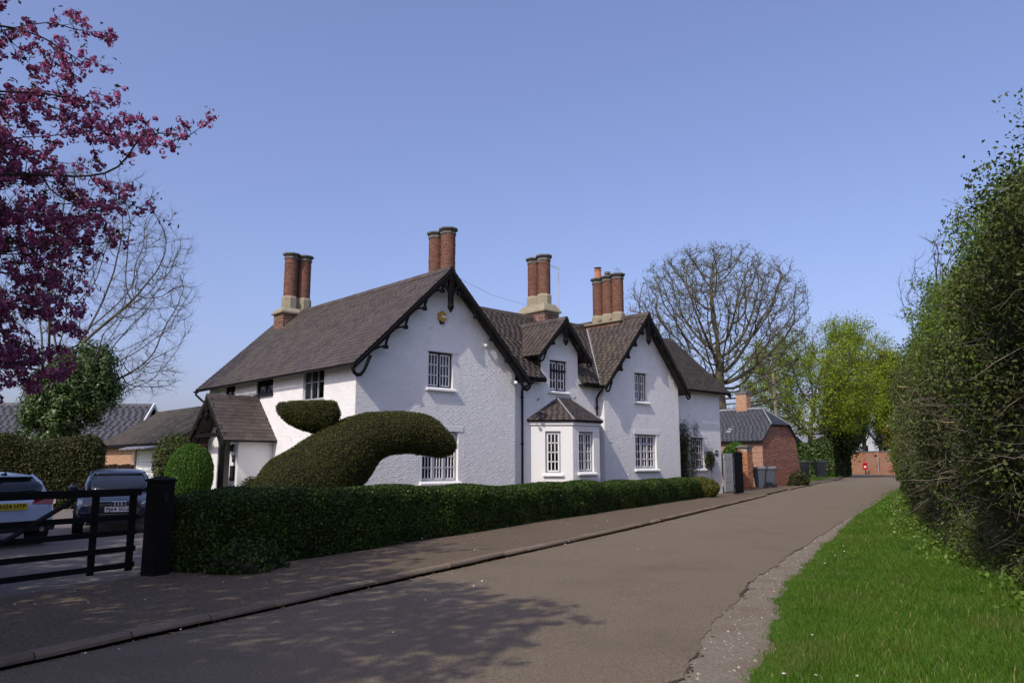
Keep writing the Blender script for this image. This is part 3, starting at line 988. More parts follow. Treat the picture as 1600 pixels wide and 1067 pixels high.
def chimney(parent, u, v, zb, zs, zp, zf, zt, flues, r, box, name='chimney', base_m='brick', octagon=True, tops=None):
    """brick base box to zs, sloping stone slab to zp, stone flue feet to zf, round brick flues to zt with moulded caps"""
    bx0, by0, bx1, by1 = box
    core = MB(); core.box((bx0 + .012, by0 + .012, zb), (bx1 - .012, by1 - .012, zs), .5)
    ch = core.build(name, 'mortar', parent)
    rec = []
    for F, L in ((wframe(bx0, by0, 1, 0), bx1 - bx0), (wframe(bx0, by1, 0, -1), by1 - by0), (wframe(bx1, by0, 0, 1), by1 - by0), (wframe(bx1, by1, -1, 0), bx1 - bx0)):
        rec += brick_records([(0, zb), (L, zb), (L, zs), (0, zs)], [], F @ Matrix.Translation((0, 0, -.012)), proud=(.012, .018))
    V, F_, r_ = join_units(rec, UB_V, UB_F)
    stuff(npmesh('brick', V, F_, r_, base_m, ch))
    sl = MB()
    o = 0.10
    cx0, cy0, cx1, cy1 = bx0 + .10, by0 + .10, bx1 - .10, by1 - .10
    sl.add([(bx0 - o, by0 - o, zs), (bx1 + o, by0 - o, zs), (bx1 + o, by1 + o, zs), (bx0 - o, by1 + o, zs),
            (bx0 - o, by0 - o, zs + .07), (bx1 + o, by0 - o, zs + .07), (bx1 + o, by1 + o, zs + .07), (bx0 - o, by1 + o, zs + .07),
            (cx0, cy0, zp), (cx1, cy0, zp), (cx1, cy1, zp), (cx0, cy1, zp)],
           [(0, 3, 2, 1), (0, 1, 5, 4), (1, 2, 6, 5), (2, 3, 7, 6), (3, 0, 4, 7), (4, 5, 9, 8), (5, 6, 10, 9), (6, 7, 11, 10), (7, 4, 8, 11), (8, 9, 10, 11)])
    sl.build('weathering_slab', 'stone', ch)
    for i, (fu_, fv_) in enumerate(flues):
        dz = 0 if tops is None else tops[i]
        fb = MB(); fb.lathe([(r + .07, zp - .02), (r + .07, zf - .10), (r + .015, zf)], (fu_, fv_, 0), 8, ph=math.pi / 8)
        fb.build('flue_foot', 'stone', ch)
        flue(ch, (fu_, fv_), zf, zt + dz - .30, r)
        cp = MB()
        cp.lathe([(r + .005, zt + dz - .31), (r + .045, zt + dz - .28), (r + .045, zt + dz - .22), (r + .015, zt + dz - .20), (r + .02, zt + dz - .15), (r + .11, zt + dz - .09), (r + .12, zt + dz - .03), (r - .05, zt + dz), (r - .10, zt + dz - .02)], (fu_, fv_, 0), 8, ph=math.pi / 8)
        cp.build('flue_cap', 'cap_stone', ch)
    return ch

# ------------------------------------------------------------------ the white house
house = thing('white_house', 'white painted brick house with steep slate gables, black bargeboards and round brick chimneys', 'house', HO, H_RZ)


def verge_boards(parent, u0, uc, u1, zf, za, v, nk, spacing, drop=0.50, loop=True, pend=1.0, th=0.085, bw=0.20, first=0.9, name='bargeboard', flip=None):
    """two cusped boards and a pendant under a gable whose verge lies in the plane y = v. flip maps (x, z) to the gable's frame"""
    to = flip or (lambda a, z, d=0.0: vec((a, v + d, z)))
    for sgn, uf in ((1, u0), (-1, u1)):
        k = (za - zf) / (uc - uf)
        ln = lambda a: zf + (a - uf) * k            # roof line at a
        mb = MB()
        # plain board along the slope, a little below the slates
        off = 0.03
        mb.prism([to(uf, zf - off), to(uc, za - off), to(uc, za - off - bw * 1.35), to(uf + sgn * 0.02, zf - off - bw * 0.75)], to(0, 0, th) - to(0, 0, 0))
        mb.prism([to(uf - sgn * .01, zf + 0.03, -.012), to(uc, za + 0.03, -.012), to(uc, za - .06, -.012), to(uf, zf - .06, -.012)], to(0, 0, .03) - to(0, 0, 0))
        def curve(p, q, c, w):
            pts = []
            for i in range(8):
                t = i / 7
                x = (1 - t) ** 2 * p[0] + 2 * t * (1 - t) * c[0] + t * t * q[0]
                z = (1 - t) ** 2 * p[1] + 2 * t * (1 - t) * c[1] + t * t * q[1]
                pts.append(to(x, z, th / 2))
            mb.tube(pts, w, 4)
        for i in range(nk):
            a = uf + sgn * (first + spacing * i)
            if abs(a - uc) < 0.25:
                continue
            zk = ln(a) - drop
            lft = a - sgn * spacing * 0.62
            curve((lft, ln(lft) - bw * 0.95), (a, zk), (a - sgn * spacing * 0.30, zk + 0.0), 0.046)
            curve((a, zk), (a + sgn * spacing * .20, ln(a + sgn * spacing * .2) - bw * 0.9), (a + sgn * 0.0, zk + 0.20), 0.046)
            mb.obox(to(a, zk - .01, th / 2), (to(1, 0) - to(0, 0), to(0, 0, 1) - to(0, 0, 0), vec((0, 0, 1))), (.14, .10, .12))
        if loop:
            q = [(0.02, -.02), (-.02, -.16), (.03, -.28), (.14, -.36), (.27, -.34), (.38, -.22), (.48, -.02), (.62, .30)]
            sc = spacing / 0.77
            pts = [to(uf + sgn * x * sc, zf + z * sc, th / 2) for i, (x, z) in enumerate(q)]
            mb.tube(pts, 0.062 * sc, 6)
        mb.build(name, 'black_timber', parent)
    if pend:
        pb = MB()
        w = 0.075 * (0.75 + .25 * pend)
        zb = za - 0.35 - pend
        pb.prism([to(uc - w, za - .15, -.02), to(uc + w, za - .15, -.02), to(uc + w, zb, -.02), to(uc - w, zb, -.02)], to(0, 0, 2 * w) - to(0, 0, 0))
        c = to(uc, zb, w - .02)
        pb.lathe([(.02, -.24), (.075, -.14), (.115, -.06), (.12, 0.0), (.09, .05), (.10, .09), (.06, .12)], c, 10)
        for sg in (-1, 1):
            pts = []
            for i in range(7):
                t = i / 6
                pts.append(to(uc + sg * (w + (0.55 * t ** 1.6) * pend), za - 0.35 - (0.62 * (1 - t) ** 1.5) * pend - .22 * pend * t, th / 2 - .01))
            pb.tube(pts, .05, 4)
        pb.build('pendant', 'black_timber', parent)


# --- wings: A = left gabled wing, M = recessed middle, D = wall dormer, G = second gable, E = right end
# A: walls
FA = wframe(0, 0, 1, 0)                       # gable front, out = -v
wA_up = (2.86, 4.17, 3.96, 5.43)
wA_dn = (2.66, 0.95, 4.24, 2.66)
A_z0 = 4.68 + .37 * .961 - .05
front_A = [(0, 0), (7.0, 0), (7.0, A_z0), (3.5, 8.28), (0, A_z0)]
pad = lambda h: (h[0] - .13, h[1] - .12, h[2] + .21, h[3] + .21)
wallA = wall(front_A, [wA_up, wA_dn], FA, house, pads=[pad(wA_up), pad(wA_dn)], zmin=.35)
window(FA, wA_up, house, 2, 3, 3)
window(FA, wA_dn, house, 3, 3, 4, frame_m='grey_frame', t=.028)
FS = wframe(0, 11.85, 0, -1)                  # side wall, x runs towards the corner, out = -u
sx = lambda v: 11.85 - v
s1 = (sx(3.50), 3.72, sx(2.02), 4.86); s2 = (sx(7.25), 4.17, sx(5.83), 4.84); s3 = (sx(10.2), 4.25, sx(9.2), 4.80)
side_A = [(0, 0), (11.85, 0), (11.85, A_z0), (0, A_z0)]
wallS = wall(side_A, [s1, s2, s3], FS, house, zmin=.35)


def plain_window(F, h, cols, bars, m, sash=False, curtain=False, sill=True):
    x0, z0, x1, z1 = h
    P = lambda a, b, c: F @ vec((a, b, c))
    mb = MB()
    rec = .06
    def blk(a0, b0, a1, b1, c0, c1, q=mb):
        vs = [P(a0, b0, c0), P(a1, b0, c0), P(a1, b1, c0), P(a0, b1, c0), P(a0, b0, c1), P(a1, b0, c1), P(a1, b1, c1), P(a0, b1, c1)]
        q.add(vs, [(0, 3, 2, 1), (4, 5, 6, 7), (0, 1, 5, 4), (1, 2, 6, 5), (2, 3, 7, 6), (3, 0, 4, 7)])
    f = .06
    blk(x0 + .002, z0 + .002, x0 + f, z1 - .002, -rec - .05, -rec); blk(x1 - f, z0 + .002, x1 - .002, z1 - .002, -rec - .05, -rec)
    blk(x0 + f, z0 + .002, x1 - f, z0 + f, -rec - .05, -rec - .001); blk(x0 + f, z1 - f, x1 - f, z1 - .002, -rec - .05, -rec - .001)
    cw = (x1 - x0 - 2 * f) / cols
    for i in range(1, cols):
        blk(x0 + f + cw * i - .03, z0 + f, x0 + f + cw * i + .03, z1 - f, -rec - .045, -rec + .002)
    w = mb.build('window', m, house)
    gb = MB()
    for b in bars:
        zz = z0 + (z1 - z0) * b
        for i in range(cols):
            blk(x0 + f + cw * i + .03, zz - .016, x0 + f + cw * (i + 1) - .03, zz + .016, -rec - .04, -rec - .012, gb)
    if bars:
        gb.build('glazing_bar', m, w)
    for i in range(cols):
        a, b = x0 + f + cw * i, x0 + f + cw * (i + 1)
        pa = MB(); pa.add([P(a, z0 + f, -rec - .03), P(b, z0 + f, -rec - .03), P(b, z1 - f, -rec - .03), P(a, z1 - f, -rec - .03)], [(0, 1, 2, 3)])
        pa.build('pane', 'window_glass', w, fix=False)
    ib = MB()
    d0, d1 = -rec - .052, -rec - .5
    ib.add([P(x0, z0, d0), P(x1, z0, d0), P(x1, z1, d0), P(x0, z1, d0), P(x0 - .1, z0 - .1, d1), P(x1 + .1, z0 - .1, d1), P(x1 + .1, z1 + .1, d1), P(x0 - .1, z1 + .1, d1)],
           [(4, 5, 6, 7), (0, 1, 5, 4), (1, 2, 6, 5), (2, 3, 7, 6), (3, 0, 4, 7)])
    ib.build('room', 'interior', w, fix=False)
    if curtain:
        cb = MB()
        for a, b in ((x0 + .05, x0 + (x1 - x0) * .42), (x1 - (x1 - x0) * .22, x1 - .05)):
            n = 12; vs = []
            for k in range(n + 1):
                x = a + (b - a) * k / n
                vs += [P(x, z0 + .03, -rec - .11 + .02 * (k % 2)), P(x, z1 - .03, -rec - .11 + .02 * (k % 2))]
            cb.add(vs, [(2 * k, 2 * k + 2, 2 * k + 3, 2 * k + 1) for k in range(n)])
        cb.build('curtain', 'curtain', w, fix=False)
    if sill:
        sb = MB(); blk(x0 - .06, z0 - .09, x1 + .06, z0 - .003, .003, .09, sb)
        sb.build('sill', m, w)
    return w


plain_window(FS, s1, 3, (0.55,), 'grey_frame', curtain=True)
plain_window(FS, s2, 2, (), 'black_paint')
plain_window(FS, s3, 2, (), 'black_paint', sill=False)
# other faces of the wing, plain
ob = MB()
ob.add([(7, 0.002, 0), (7, 0, A_z0), (7, 11.85, A_z0), (7, 11.85, 0)], [(0, 1, 2, 3)])
ob.build('wall', 'white_brick', house, fix=False)
ob = MB()
ob.add([(0, 11.85, 0), (7, 11.85, 0), (7, 11.85, A_z0), (3.5, 11.85, 8.28), (0, 11.85, A_z0)], [(0, 1, 2, 3, 4)])
ob.build('wall', 'white_brick', house, fix=False)
# A: roof
roofA = house_slope([(-.37, -.47, 4.68), (-.37, 12.5, 4.68), (3.5, 12.5, 8.40), (3.5, -.47, 8.40)], parent=house)
house_slope([(7.37, -.47, 4.68), (7.37, 12.5, 4.68), (3.5, 12.5, 8.40), (3.5, -.47, 8.40)], parent=house)
ridge_tiles((3.5, -.49, 8.455), (3.5, 12.52, 8.455), roofA)
verge_boards(house, -.37, 3.5, 7.37, 4.68, 8.40, -.46, 4, .77, first=1.19)
verge_boards(house, -.37, 3.5, 7.37, 4.68, 8.40, 12.46, 0, .77, loop=False, pend=0)

# M: middle
MV = 0.30
FM = wframe(0, MV, 1, 0)
DW0, DW1, DC, DA = 8.70, 10.90, 9.80, 7.45
w_d = (9.20, 4.47, 10.22, 5.72)
mid = [(6.95, 0), (12.30, 0), (12.30, 5.20), (DW1, 5.20), (DW1, 6.15), (DC, 7.32), (DW0, 6.15), (DW0, 5.20), (6.95, 5.20)]
wallM = wall(mid, [w_d], FM, house, pads=[pad(w_d)], zmin=.35)
window(FM, w_d, house, 2, 2, 3, rec=.09)
roofM = house_slope([(3.9, .30, 5.227), (7.02, .30, 5.227), (7.02, -.06, 4.87), (DW0 - .03, -.06, 4.87), (DW0 - .03, .36, 5.286), (DW1 + .03, .36, 5.286), (DW1 + .03, -.06, 4.87), (12.20, -.06, 4.87), (12.20, .30, 5.227), (14.6, .30, 5.227), (14.6, 3.2, 8.10), (3.9, 3.2, 8.10)], parent=house)
deck([(3.9, 6.5, 4.87), (14.6, 6.5, 4.87), (14.6, 3.2, 8.10), (3.9, 3.2, 8.10)], m='slate', parent=house)
ridge_tiles((3.9, 3.2, 8.15), (14.6, 3.2, 8.15), roofM)
for a, b in ((7.1, DW0 - .02), (DW1 + .02, 12.25)):
    fb_ = MB(); fb_.box((a, -.02, 4.74), (b, .02, 4.86)); fb_.box((a, .021, 4.80), (b, MV - .003, 4.83))
    fb_.build('fascia', 'black_timber', house)

# D: dormer gable
dv = -.12
roofD = house_slope([(8.25, dv, 5.80), (8.25, .93, 5.80), (9.80, 2.60, 7.45), (9.80, dv, 7.45)], parent=house, gauge=.17, w=.26)
house_slope([(11.35, dv, 5.80), (11.35, .93, 5.80), (9.80, 2.60, 7.45), (9.80, dv, 7.45)], parent=house, gauge=.17, w=.26)
ridge_tiles((9.80, dv - .02, 7.50), (9.80, 2.6, 7.50), roofD)
verge_boards(house, 8.25, DC, 11.35, 5.80, DA, dv + .01, 2, .50, drop=.30, first=.80, pend=.55, bw=.20)
for u in (DW0, DW1):
    chk = MB(); chk.add([(u, MV, 5.2), (u, MV, 6.2), (u, 1.25, 6.2), (u, .36, 5.2)], [(0, 1, 2, 3)])
    chk.build('dormer_cheek', 'slate', house, fix=False)

# bay window
bz, bt = 3.05, 3.22
bay = [(8.10, MV), (9.25, -.88), (10.85, -.88), (12.0, MV)]
bw_l = None
FB = [wframe(bay[0][0], bay[0][1], bay[1][0] - bay[0][0], bay[1][1] - bay[0][1]), wframe(bay[1][0], bay[1][1], 1, 0), wframe(bay[2][0], bay[2][1], bay[3][0] - bay[2][0], bay[3][1] - bay[2][1])]
cl = math.hypot(1.15, 1.18)
bl = (.58, 1.18, 1.18, 2.80); bf = (.36, 1.22, 1.24, 2.80)
wb = wall([(0, 0), (cl, 0), (cl, bz), (0, bz)], [bl], FB[0], house, m='white_render', bricks=False)
window(FB[0], bl, house, 1, 3, 4, frame_m='grey_frame', t=.034, lintel=False, rec=.07, sillw=.10)
wall([(0, 0), (1.6, 0), (1.6, bz), (0, bz)], [bf], FB[1], house, bricks=True, zmin=.35, pads=[(bf[0] - .12, bf[1] - .13, bf[2] + .12, bf[3] + .1)])
window(FB[1], bf, house, 2, 2, 4, frame_m='grey_frame', t=.026, lintel=False, rec=.09)
wall([(0, 0), (cl, 0), (cl, bz), (0, bz)], [bl], FB[2], house, m='white_render', bricks=False)
window(FB[2], bl, house, 1, 3, 4, frame_m='grey_frame', t=.034, lintel=False, rec=.07, sillw=.10)
fr = MB()
def ring(off):
    return [(bay[0][0] - off * 1.4, MV), (bay[1][0] - off * .42, bay[1][1] - off), (bay[2][0] + off * .42, bay[2][1] - off), (bay[3][0] + off * 1.4, MV)]
ri, ro = ring(.0), ring(.06)
for i in range(3):
    a, b, c, d = ri[i], ri[i + 1], ro[i + 1], ro[i]
    fr.prism([(*a, bz + .001), (*b, bz + .001), (*c, bz + .001), (*d, bz + .001)], (0, 0, .15))
fr.build('cornice', 'white_render', house)
ev = ring(.16)
apl, apr = (9.62, MV - .01, 4.16), (10.42, MV - .01, 4.16)
E3 = [(*e, bt) for e in ev]
roofB = house_slope([E3[0], E3[1], apl], parent=house, gauge=.16, w=.24)
house_slope([E3[1], E3[2], apr, apl], parent=house, gauge=.16, w=.24)
house_slope([E3[2], E3[3], apr], parent=house, gauge=.16, w=.24)
hp = MB()
hp.tube([vec(E3[1]) + vec((0, 0, .03)), vec(apl) + vec((0, 0, .04))], .035, 6); hp.tube([vec(E3[2]) + vec((0, 0, .03)), vec(apr) + vec((0, 0, .04))], .035, 6)
hp.tube([vec(apl) + vec((-.05, .0, .03)), vec(apr) + vec((.05, 0, .03))], .05, 6)
hp.build('hip_lead', 'lead', roofB)

# G: second gable
GW0, GW1, GC, GA, GZ = 12.22, 17.66, 14.93, 8.28, 4.80
FG = wframe(0, 0, 1, 0)
wG_up = (14.36, 4.31, 15.25, 5.58); wG_dn = (14.30, 1.32, 15.84, 2.83)
kG = (GA - GZ) / (GC - 11.85)
gz0 = GZ + (GW0 - 11.85) * kG - .06
wallG = wall([(GW0, 0), (GW1, 0), (GW1, gz0), (GC, GA - .12), (GW0, gz0)], [wG_up, wG_dn], FG, house, pads=[pad(wG_up), pad(wG_dn)], zmin=.35)
window(FG, wG_up, house, 2, 2, 3)
window(FG, wG_dn, house, 3, 2, 4, frame_m='grey_frame', t=.028)
gr_ = MB()
gr_.add([(GW0, 0, 0), (GW0, 0, gz0), (GW0, 1.5, gz0), (GW0, 1.5, 0)], [(0, 1, 2, 3)])
gr_.build('wall', 'white_brick', house, fix=False)
gr_ = MB()
gr_.add([(GW1, 0, 0), (GW1, 0, gz0), (GW1, 1.5, gz0), (GW1, 1.5, 0)], [(0, 1, 2, 3)])
gr_.build('wall', 'white_brick', house, fix=False)
roofG = house_slope([(11.85, -.47, GZ), (11.85, 7.5, GZ), (GC, 7.5, GA), (GC, -.47, GA)], parent=house)
house_slope([(18.01, -.47, GZ), (18.01, 7.5, GZ), (GC, 7.5, GA), (GC, -.47, GA)], parent=house)
ridge_tiles((GC, -.49, GA + .055), (GC, 7.5, GA + .055), roofG)
verge_boards(house, 11.85, GC, 18.01, GZ, GA, -.46, 4, .52, drop=.42, first=1.05, pend=.85)
# lead in the valley between the middle roof and the second gable
va = MB()
va.bar((11.95, -.05, 4.93), (14.70, 3.05, 8.04), .16, .03)
va.build('valley_lead', 'lead', roofG)

# E: right end
EW1, EVv = 22.0, .50
FE = wframe(0, EVv, 1, 0)
wE = (19.35, 1.30, 20.45, 2.80)
wallE = wall([(17.6, 0), (EW1, 0), (EW1, 5.3), (17.6, 5.3)], [wE], FE, house, pads=[pad(wE)], zmin=.35)
window(FE, wE, house, 2, 2, 4)
en = MB()
en.add([(EW1, EVv, 0), (EW1, EVv, 5.3), (EW1, 3.6, 8.2), (EW1, 6.8, 5.3), (EW1, 6.8, 0)], [(0, 1, 2, 3, 4)])
en.build('wall', 'white_brick', house, fix=False)
roofE = house_slope([(15.2, .12, 5.12), (22.55, .12, 5.12), (22.55, 3.6, 8.30), (15.2, 3.6, 8.30)], parent=house, m='slate_mossy')
deck([(15.2, 7.1, 5.12), (22.55, 7.1, 5.12), (22.55, 3.6, 8.30), (15.2, 3.6, 8.30)], m='slate', parent=house)
ridge_tiles((15.2, 3.6, 8.35), (22.55, 3.6, 8.35), roofE)
eb = MB()
eb.prism([(22.50, .10, 5.08), (22.50, 3.6, 8.28), (22.50, 3.6, 8.02), (22.50, .12, 4.86)], (.05, 0, 0))
eb.prism([(22.50, 7.1, 5.08), (22.50, 3.6, 8.28), (22.50, 3.6, 8.02), (22.50, 7.1, 4.86)], (.05, 0, 0))
eb.build('bargeboard', 'black_timber', house)
bk = MB()
bk.add([(7, 6.8, 0), (22, 6.8, 0), (22, 6.8, 5.2), (7, 6.8, 5.2)], [(0, 1, 2, 3)])
bk.build('wall', 'white_brick', house, fix=False)

# gutters and downpipes
def gutter(p0, p1, out):
    mb = MB()
    p0, p1, o = vec(p0), vec(p1), vec(out)
    vs = []
    for p in (p0, p1):
        for k in range(7):
            a = math.pi * k / 6
            vs.append(p + o * (0.055 - 0.055 * math.cos(a)) + vec((0, 0, -.055 * math.sin(a))))
        for k in range(6, -1, -1):
            a = math.pi * k / 6
            vs.append(p + o * (0.055 - 0.045 * math.cos(a)) + vec((0, 0, -.045 * math.sin(a))))
    mb.add(vs, [(k, (k + 1) % 14, 14 + (k + 1) % 14, 14 + k) for k in range(14)])
    return mb


gutter((-.36, -.42, 4.67), (-.36, 12.5, 4.63), (-1, 0, 0)).build('gutter', 'black_paint', house)
gutter((7.5, -.05, 4.83), (8.62, -.05, 4.83), (0, -1, 0)).build('gutter', 'black_paint', house)
gutter((10.95, -.05, 4.83), (12.2, -.05, 4.83), (0, -1, 0)).build('gutter', 'black_paint', house)
gutter((18.0, .11, 5.08), (22.5, .11, 5.06), (0, -1, 0)).build('gutter', 'black_paint', house)
def pipe(path, r=.045, brackets=()):
    mb = MB(); mb.tube(path, r, 8)
    for p in brackets:
        mb.lathe([(r + .012, -.04), (r + .02, -.02), (r + .02, .02), (r + .012, .04)], p, 8)
    return mb.build('downpipe', 'black_paint', house, smooth=False)
pipe([(7.95, -.10, 4.80), (7.93, -.10, 4.70), (7.80, .02, 4.58), (7.62, .20, 4.46), (7.60, .23, 4.36), (7.60, .23, 0.1)], brackets=[(7.6, .23, 4.1), (7.6, .23, 2.3)])
pipe([(12.02, -.10, 4.80), (12.02, -.08, 4.66), (12.02, .14, 4.45), (12.02, .23, 4.30), (12.02, .23, .1)], brackets=[(12.02, .23, 3.9)])
pipe([(-.42, 12.3, 4.60), (-.42, 12.28, 4.48), (-.22, 12.05, 4.22), (-.10, 11.75, 4.05), (-.07, 11.6, 3.9), (-.07, 11.6, .1)])

# chimneys
chimney(house, 3.5, 11.1, 6.9, 8.28, 8.56, 9.15, 11.2, [(3.15, 11.1), (3.82, 11.1)], .30, (2.62, 10.64, 4.34, 11.56))
chimney(house, 6.55, 4.1, 6.0, 8.0, 8.3, 8.8, 11.45, [(6.55, 3.68), (6.55, 4.52)], .31, (6.1, 3.2, 7.0, 5.0))
chimney(house, 11.6, 3.3, 7.2, 8.32, 8.72, 9.20, 11.05, [(11.56, 2.90), (11.62, 3.62)], .29, (11.12, 2.46, 12.04, 4.08))
c4 = chimney(house, 15.05, 2.0, 7.4, 8.1, 8.2, 8.60, 10.48, [(15.0, 1.38), (15.04, 2.02), (15.08, 2.66)], .27, (14.6, .95, 15.5, 3.1))
pot = MB(); pot.lathe([(.17, 0), (.19, .05), (.165, .08), (.15, .38), (.18, .42), (.18, .46), (.13, .46)], (15.08, 2.66, 10.47), 12)
pot.build('chimney_pot', 'terracotta', c4)
pot = MB(); pot.lathe([(.03, 0), (.03, .07), (.19, .08), (.19, .10), (.02, .14)], (15.08, 2.66, 10.93), 12)
pot.build('pot_cowl', 'cap_stone', c4)
pot = MB(); pot.lathe([(.10, 0), (.10, .10), (.15, .12), (.15, .22), (.02, .26)], (15.04, 2.02, 10.47), 12)
pot.build('chimney_pot', 'cap_stone', c4)
pot = MB()
for k in range(6):
    a = math.pi * k / 6
    pot.tube([(15.0 + .16 * math.cos(a) * math.cos(t), 1.38 + .16 * math.sin(a) * math.cos(t), 10.47 + .30 * math.sin(t)) for t in np.linspace(0, math.pi, 9)], .006, 4)
pot.build('bird_guard', 'galvanised', c4)

# porch on the side wall
porch = MB()
PV0, PV1, PU = 5.62, 8.38, -1.30
porch.box((PU + .10, PV0, 0), (-.003, PV0 + .12, 2.45)); porch.box((PU + .10, PV1 - .12, 0), (-.003, PV1, 2.45))
porch.box((PU, PV0 - .002, 0), (PU + .10, PV0 + .70, 2.5)); porch.box((PU, PV1 - .95, 0), (PU + .10, PV1 + .002, 2.5))
porch.prism([(PU + .02, PV0 - .2, 2.45), (PU + .02, PV1 + .2, 2.45), (PU + .02, 7.0, 3.85)], (.06, 0, 0))
porch = porch.build('porch', 'white_render', house)
d1 = deck([(-2.0, 5.28, 2.36), (-.004, 5.28, 2.36), (-.004, 7.0, 4.03), (-2.0, 7.0, 4.03)], name='porch_roof', parent=porch)
ALL_SLATES.append((porch, slate_records([(-2.0, 5.28, 2.36), (-.004, 5.28, 2.36), (-.004, 7.0, 4.03), (-2.0, 7.0, 4.03)], .19, .27), 'slate'))
deck([(-2.0, 8.72, 2.36), (-.004, 8.72, 2.36), (-.004, 7.0, 4.03), (-2.0, 7.0, 4.03)], m='slate', name='porch_roof', parent=porch)
ridge_tiles((-2.02, 7.0, 4.07), (-.01, 7.0, 4.07), porch, L=.4)
verge_boards(porch, 5.28, 7.0, 8.72, 2.36, 4.03, 0, 2, .42, drop=.30, first=.85, pend=.35, bw=.20, flip=lambda a, z, d=0.0: vec((-1.99 + d, a, z)))
for v in (5.74, 8.26):
    pp = MB(); pp.box((-1.92, v - .075, .0), (-1.77, v + .075, 2.62)); pp.bar((-1.85, v, 2.1), (-1.85, v + (.55 if v < 7 else -.55), 2.75), .09, .09)
    pp.build('porch_post', 'black_timber', porch)
pb_ = MB(); pb_.bar((-1.85, 5.5, 2.58), (-1.85, 8.5, 2.58), .12, .14)
for v in (5.70, 8.30):
    pb_.bar((-1.95, v, 2.56), (-.02, v, 2.56), .12, .12)
pb_.build('porch_beam', 'black_timber', porch)
ln_ = MB(); ln_.box((PU - .16, 5.92, 1.98), (PU - .05, 6.03, 2.14)); ln_.box((PU - .13, 5.95, 2.14), (PU - .002, 6.0, 2.24)); ln_.lathe([(.09, 0), (.02, .07)], (PU - .105, 5.975, 2.14), 4)
ln_.build('lantern', 'black_paint', porch)
for (a, b, c, d, m_) in ((5.86, 1.62, 6.08, 1.86, 'sign_dark'), (5.80, .95, 6.22, 1.48, 'sign_dark')):
    q = MB(); q.box((PU - .02, a, b), (PU - .003, c, d)); q.build('plaque', m_, porch)
q = MB()
for zz in (1.69, 1.74, 1.79):
    q.box((PU - .024, 5.90, zz), (PU - .021, 6.04, zz + .018))
q.build('plaque_lettering', 'plate_white', porch)
q = MB(); q.box((-.03, 6.55, .05), (-.003, 7.45, 2.1)); q.build('front_door', 'black_paint', porch)

# small fittings on the front
ab = MB(); hexr = .20
ab.prism([(3.40 + hexr * math.cos(math.pi / 3 * k + math.pi / 6), -.003, 6.70 + hexr * 1.05 * math.sin(math.pi / 3 * k + math.pi / 6)) for k in range(6)], (0, -.09, 0))
ab = ab.build('alarm_box', 'alarm_yellow', house)
q = MB(); q.box((3.36, -.096, 6.66), (3.54, -.0935, 6.74)); q.build('alarm_label', 'plate_white', ab)
q = MB(); q.prism([(3.29, -.01, 6.56), (3.51, -.01, 6.56), (3.47, -.01, 6.44), (3.33, -.01, 6.44)], (0, -.07, 0)); q.build('alarm_strobe', 'sign_dark', ab)
for (u, z, v) in ((5.40, 5.86, 0), (7.45 - .8, 4.55, -.3), (18.0, 5.0, .05)):
    q = MB(); q.lathe([(.02, -.05), (.06, -.04), (.075, .02), (.03, .06)], (u, v - .12, z), 10); q.bar((u, v - .12, z + .02), (u, v - .003, z + .08), .02, .02)
    q.build('security_light', 'white_paint', house)
for u, z in ((8.45, 4.05), (10.62, 4.22)):
    q = MB(); q.tube([(u, MV - .003, z), (u, MV - .10, z), (u + .03, MV - .12, z + .08)], .018, 5); q.build('hook', 'black_paint', house)
q = MB(); q.box((21.45, EVv - .03, 1.95), (21.68, EVv - .004, 2.20)); q = q.build('number_plate', 'sign_dark', house)
q2 = MB(); q2.lathe([(.05, 0), (.05, .003)], (0, 0, 0), 10); q2 = q2.build('number_disc', 'plate_white', q); q2.rotation_euler = (R(90), 0, 0); q2.location = (21.565, EVv - .031, 2.08)
wr = MB(); wr.tube([(3.5, 0.2, 8.50), (7.5, 1.9, 8.40), (11.2, 2.8, 8.45)], .005, 4); wr.build('wire', 'black_paint', house)

# television aerial strapped to the third stack
ant = MB()
ant.tube([(12.10, 2.50, 7.9), (12.10, 2.50, 10.55)], .018, 6)
a0, a1 = vec((12.18, 2.46, 10.42)), vec((11.15, 2.95, 10.74))
ant.tube([a0, a1], .012, 4)
dd = (a1 - a0).normalized(); ss = dd.cross(vec((0, 0, 1))).normalized()
for k in range(9):
    p = a0 + (a1 - a0) * (.08 + k * .11)
    ant.tube([p - ss * .22, p + ss * .22], .006, 4)
ant.tube([(12.10, 2.50, 10.3), (11.85, 2.42, 9.85)], .008, 4)
ao = ant.build('television_aerial', 'galvanised')
ao.location = HO; ao.rotation_euler = (0, 0, H_RZ)
tag(ao, 'thin television aerial on a mast strapped to the middle chimney stack', 'aerial')

# ---- hand out the slates and bricks: the 300 that show largest as objects, the rest joined
CAMP = vec((0, 0, 1.6))
Hm = Matrix.Translation(HO) @ Matrix.Rotation(H_RZ, 4, 'Z')


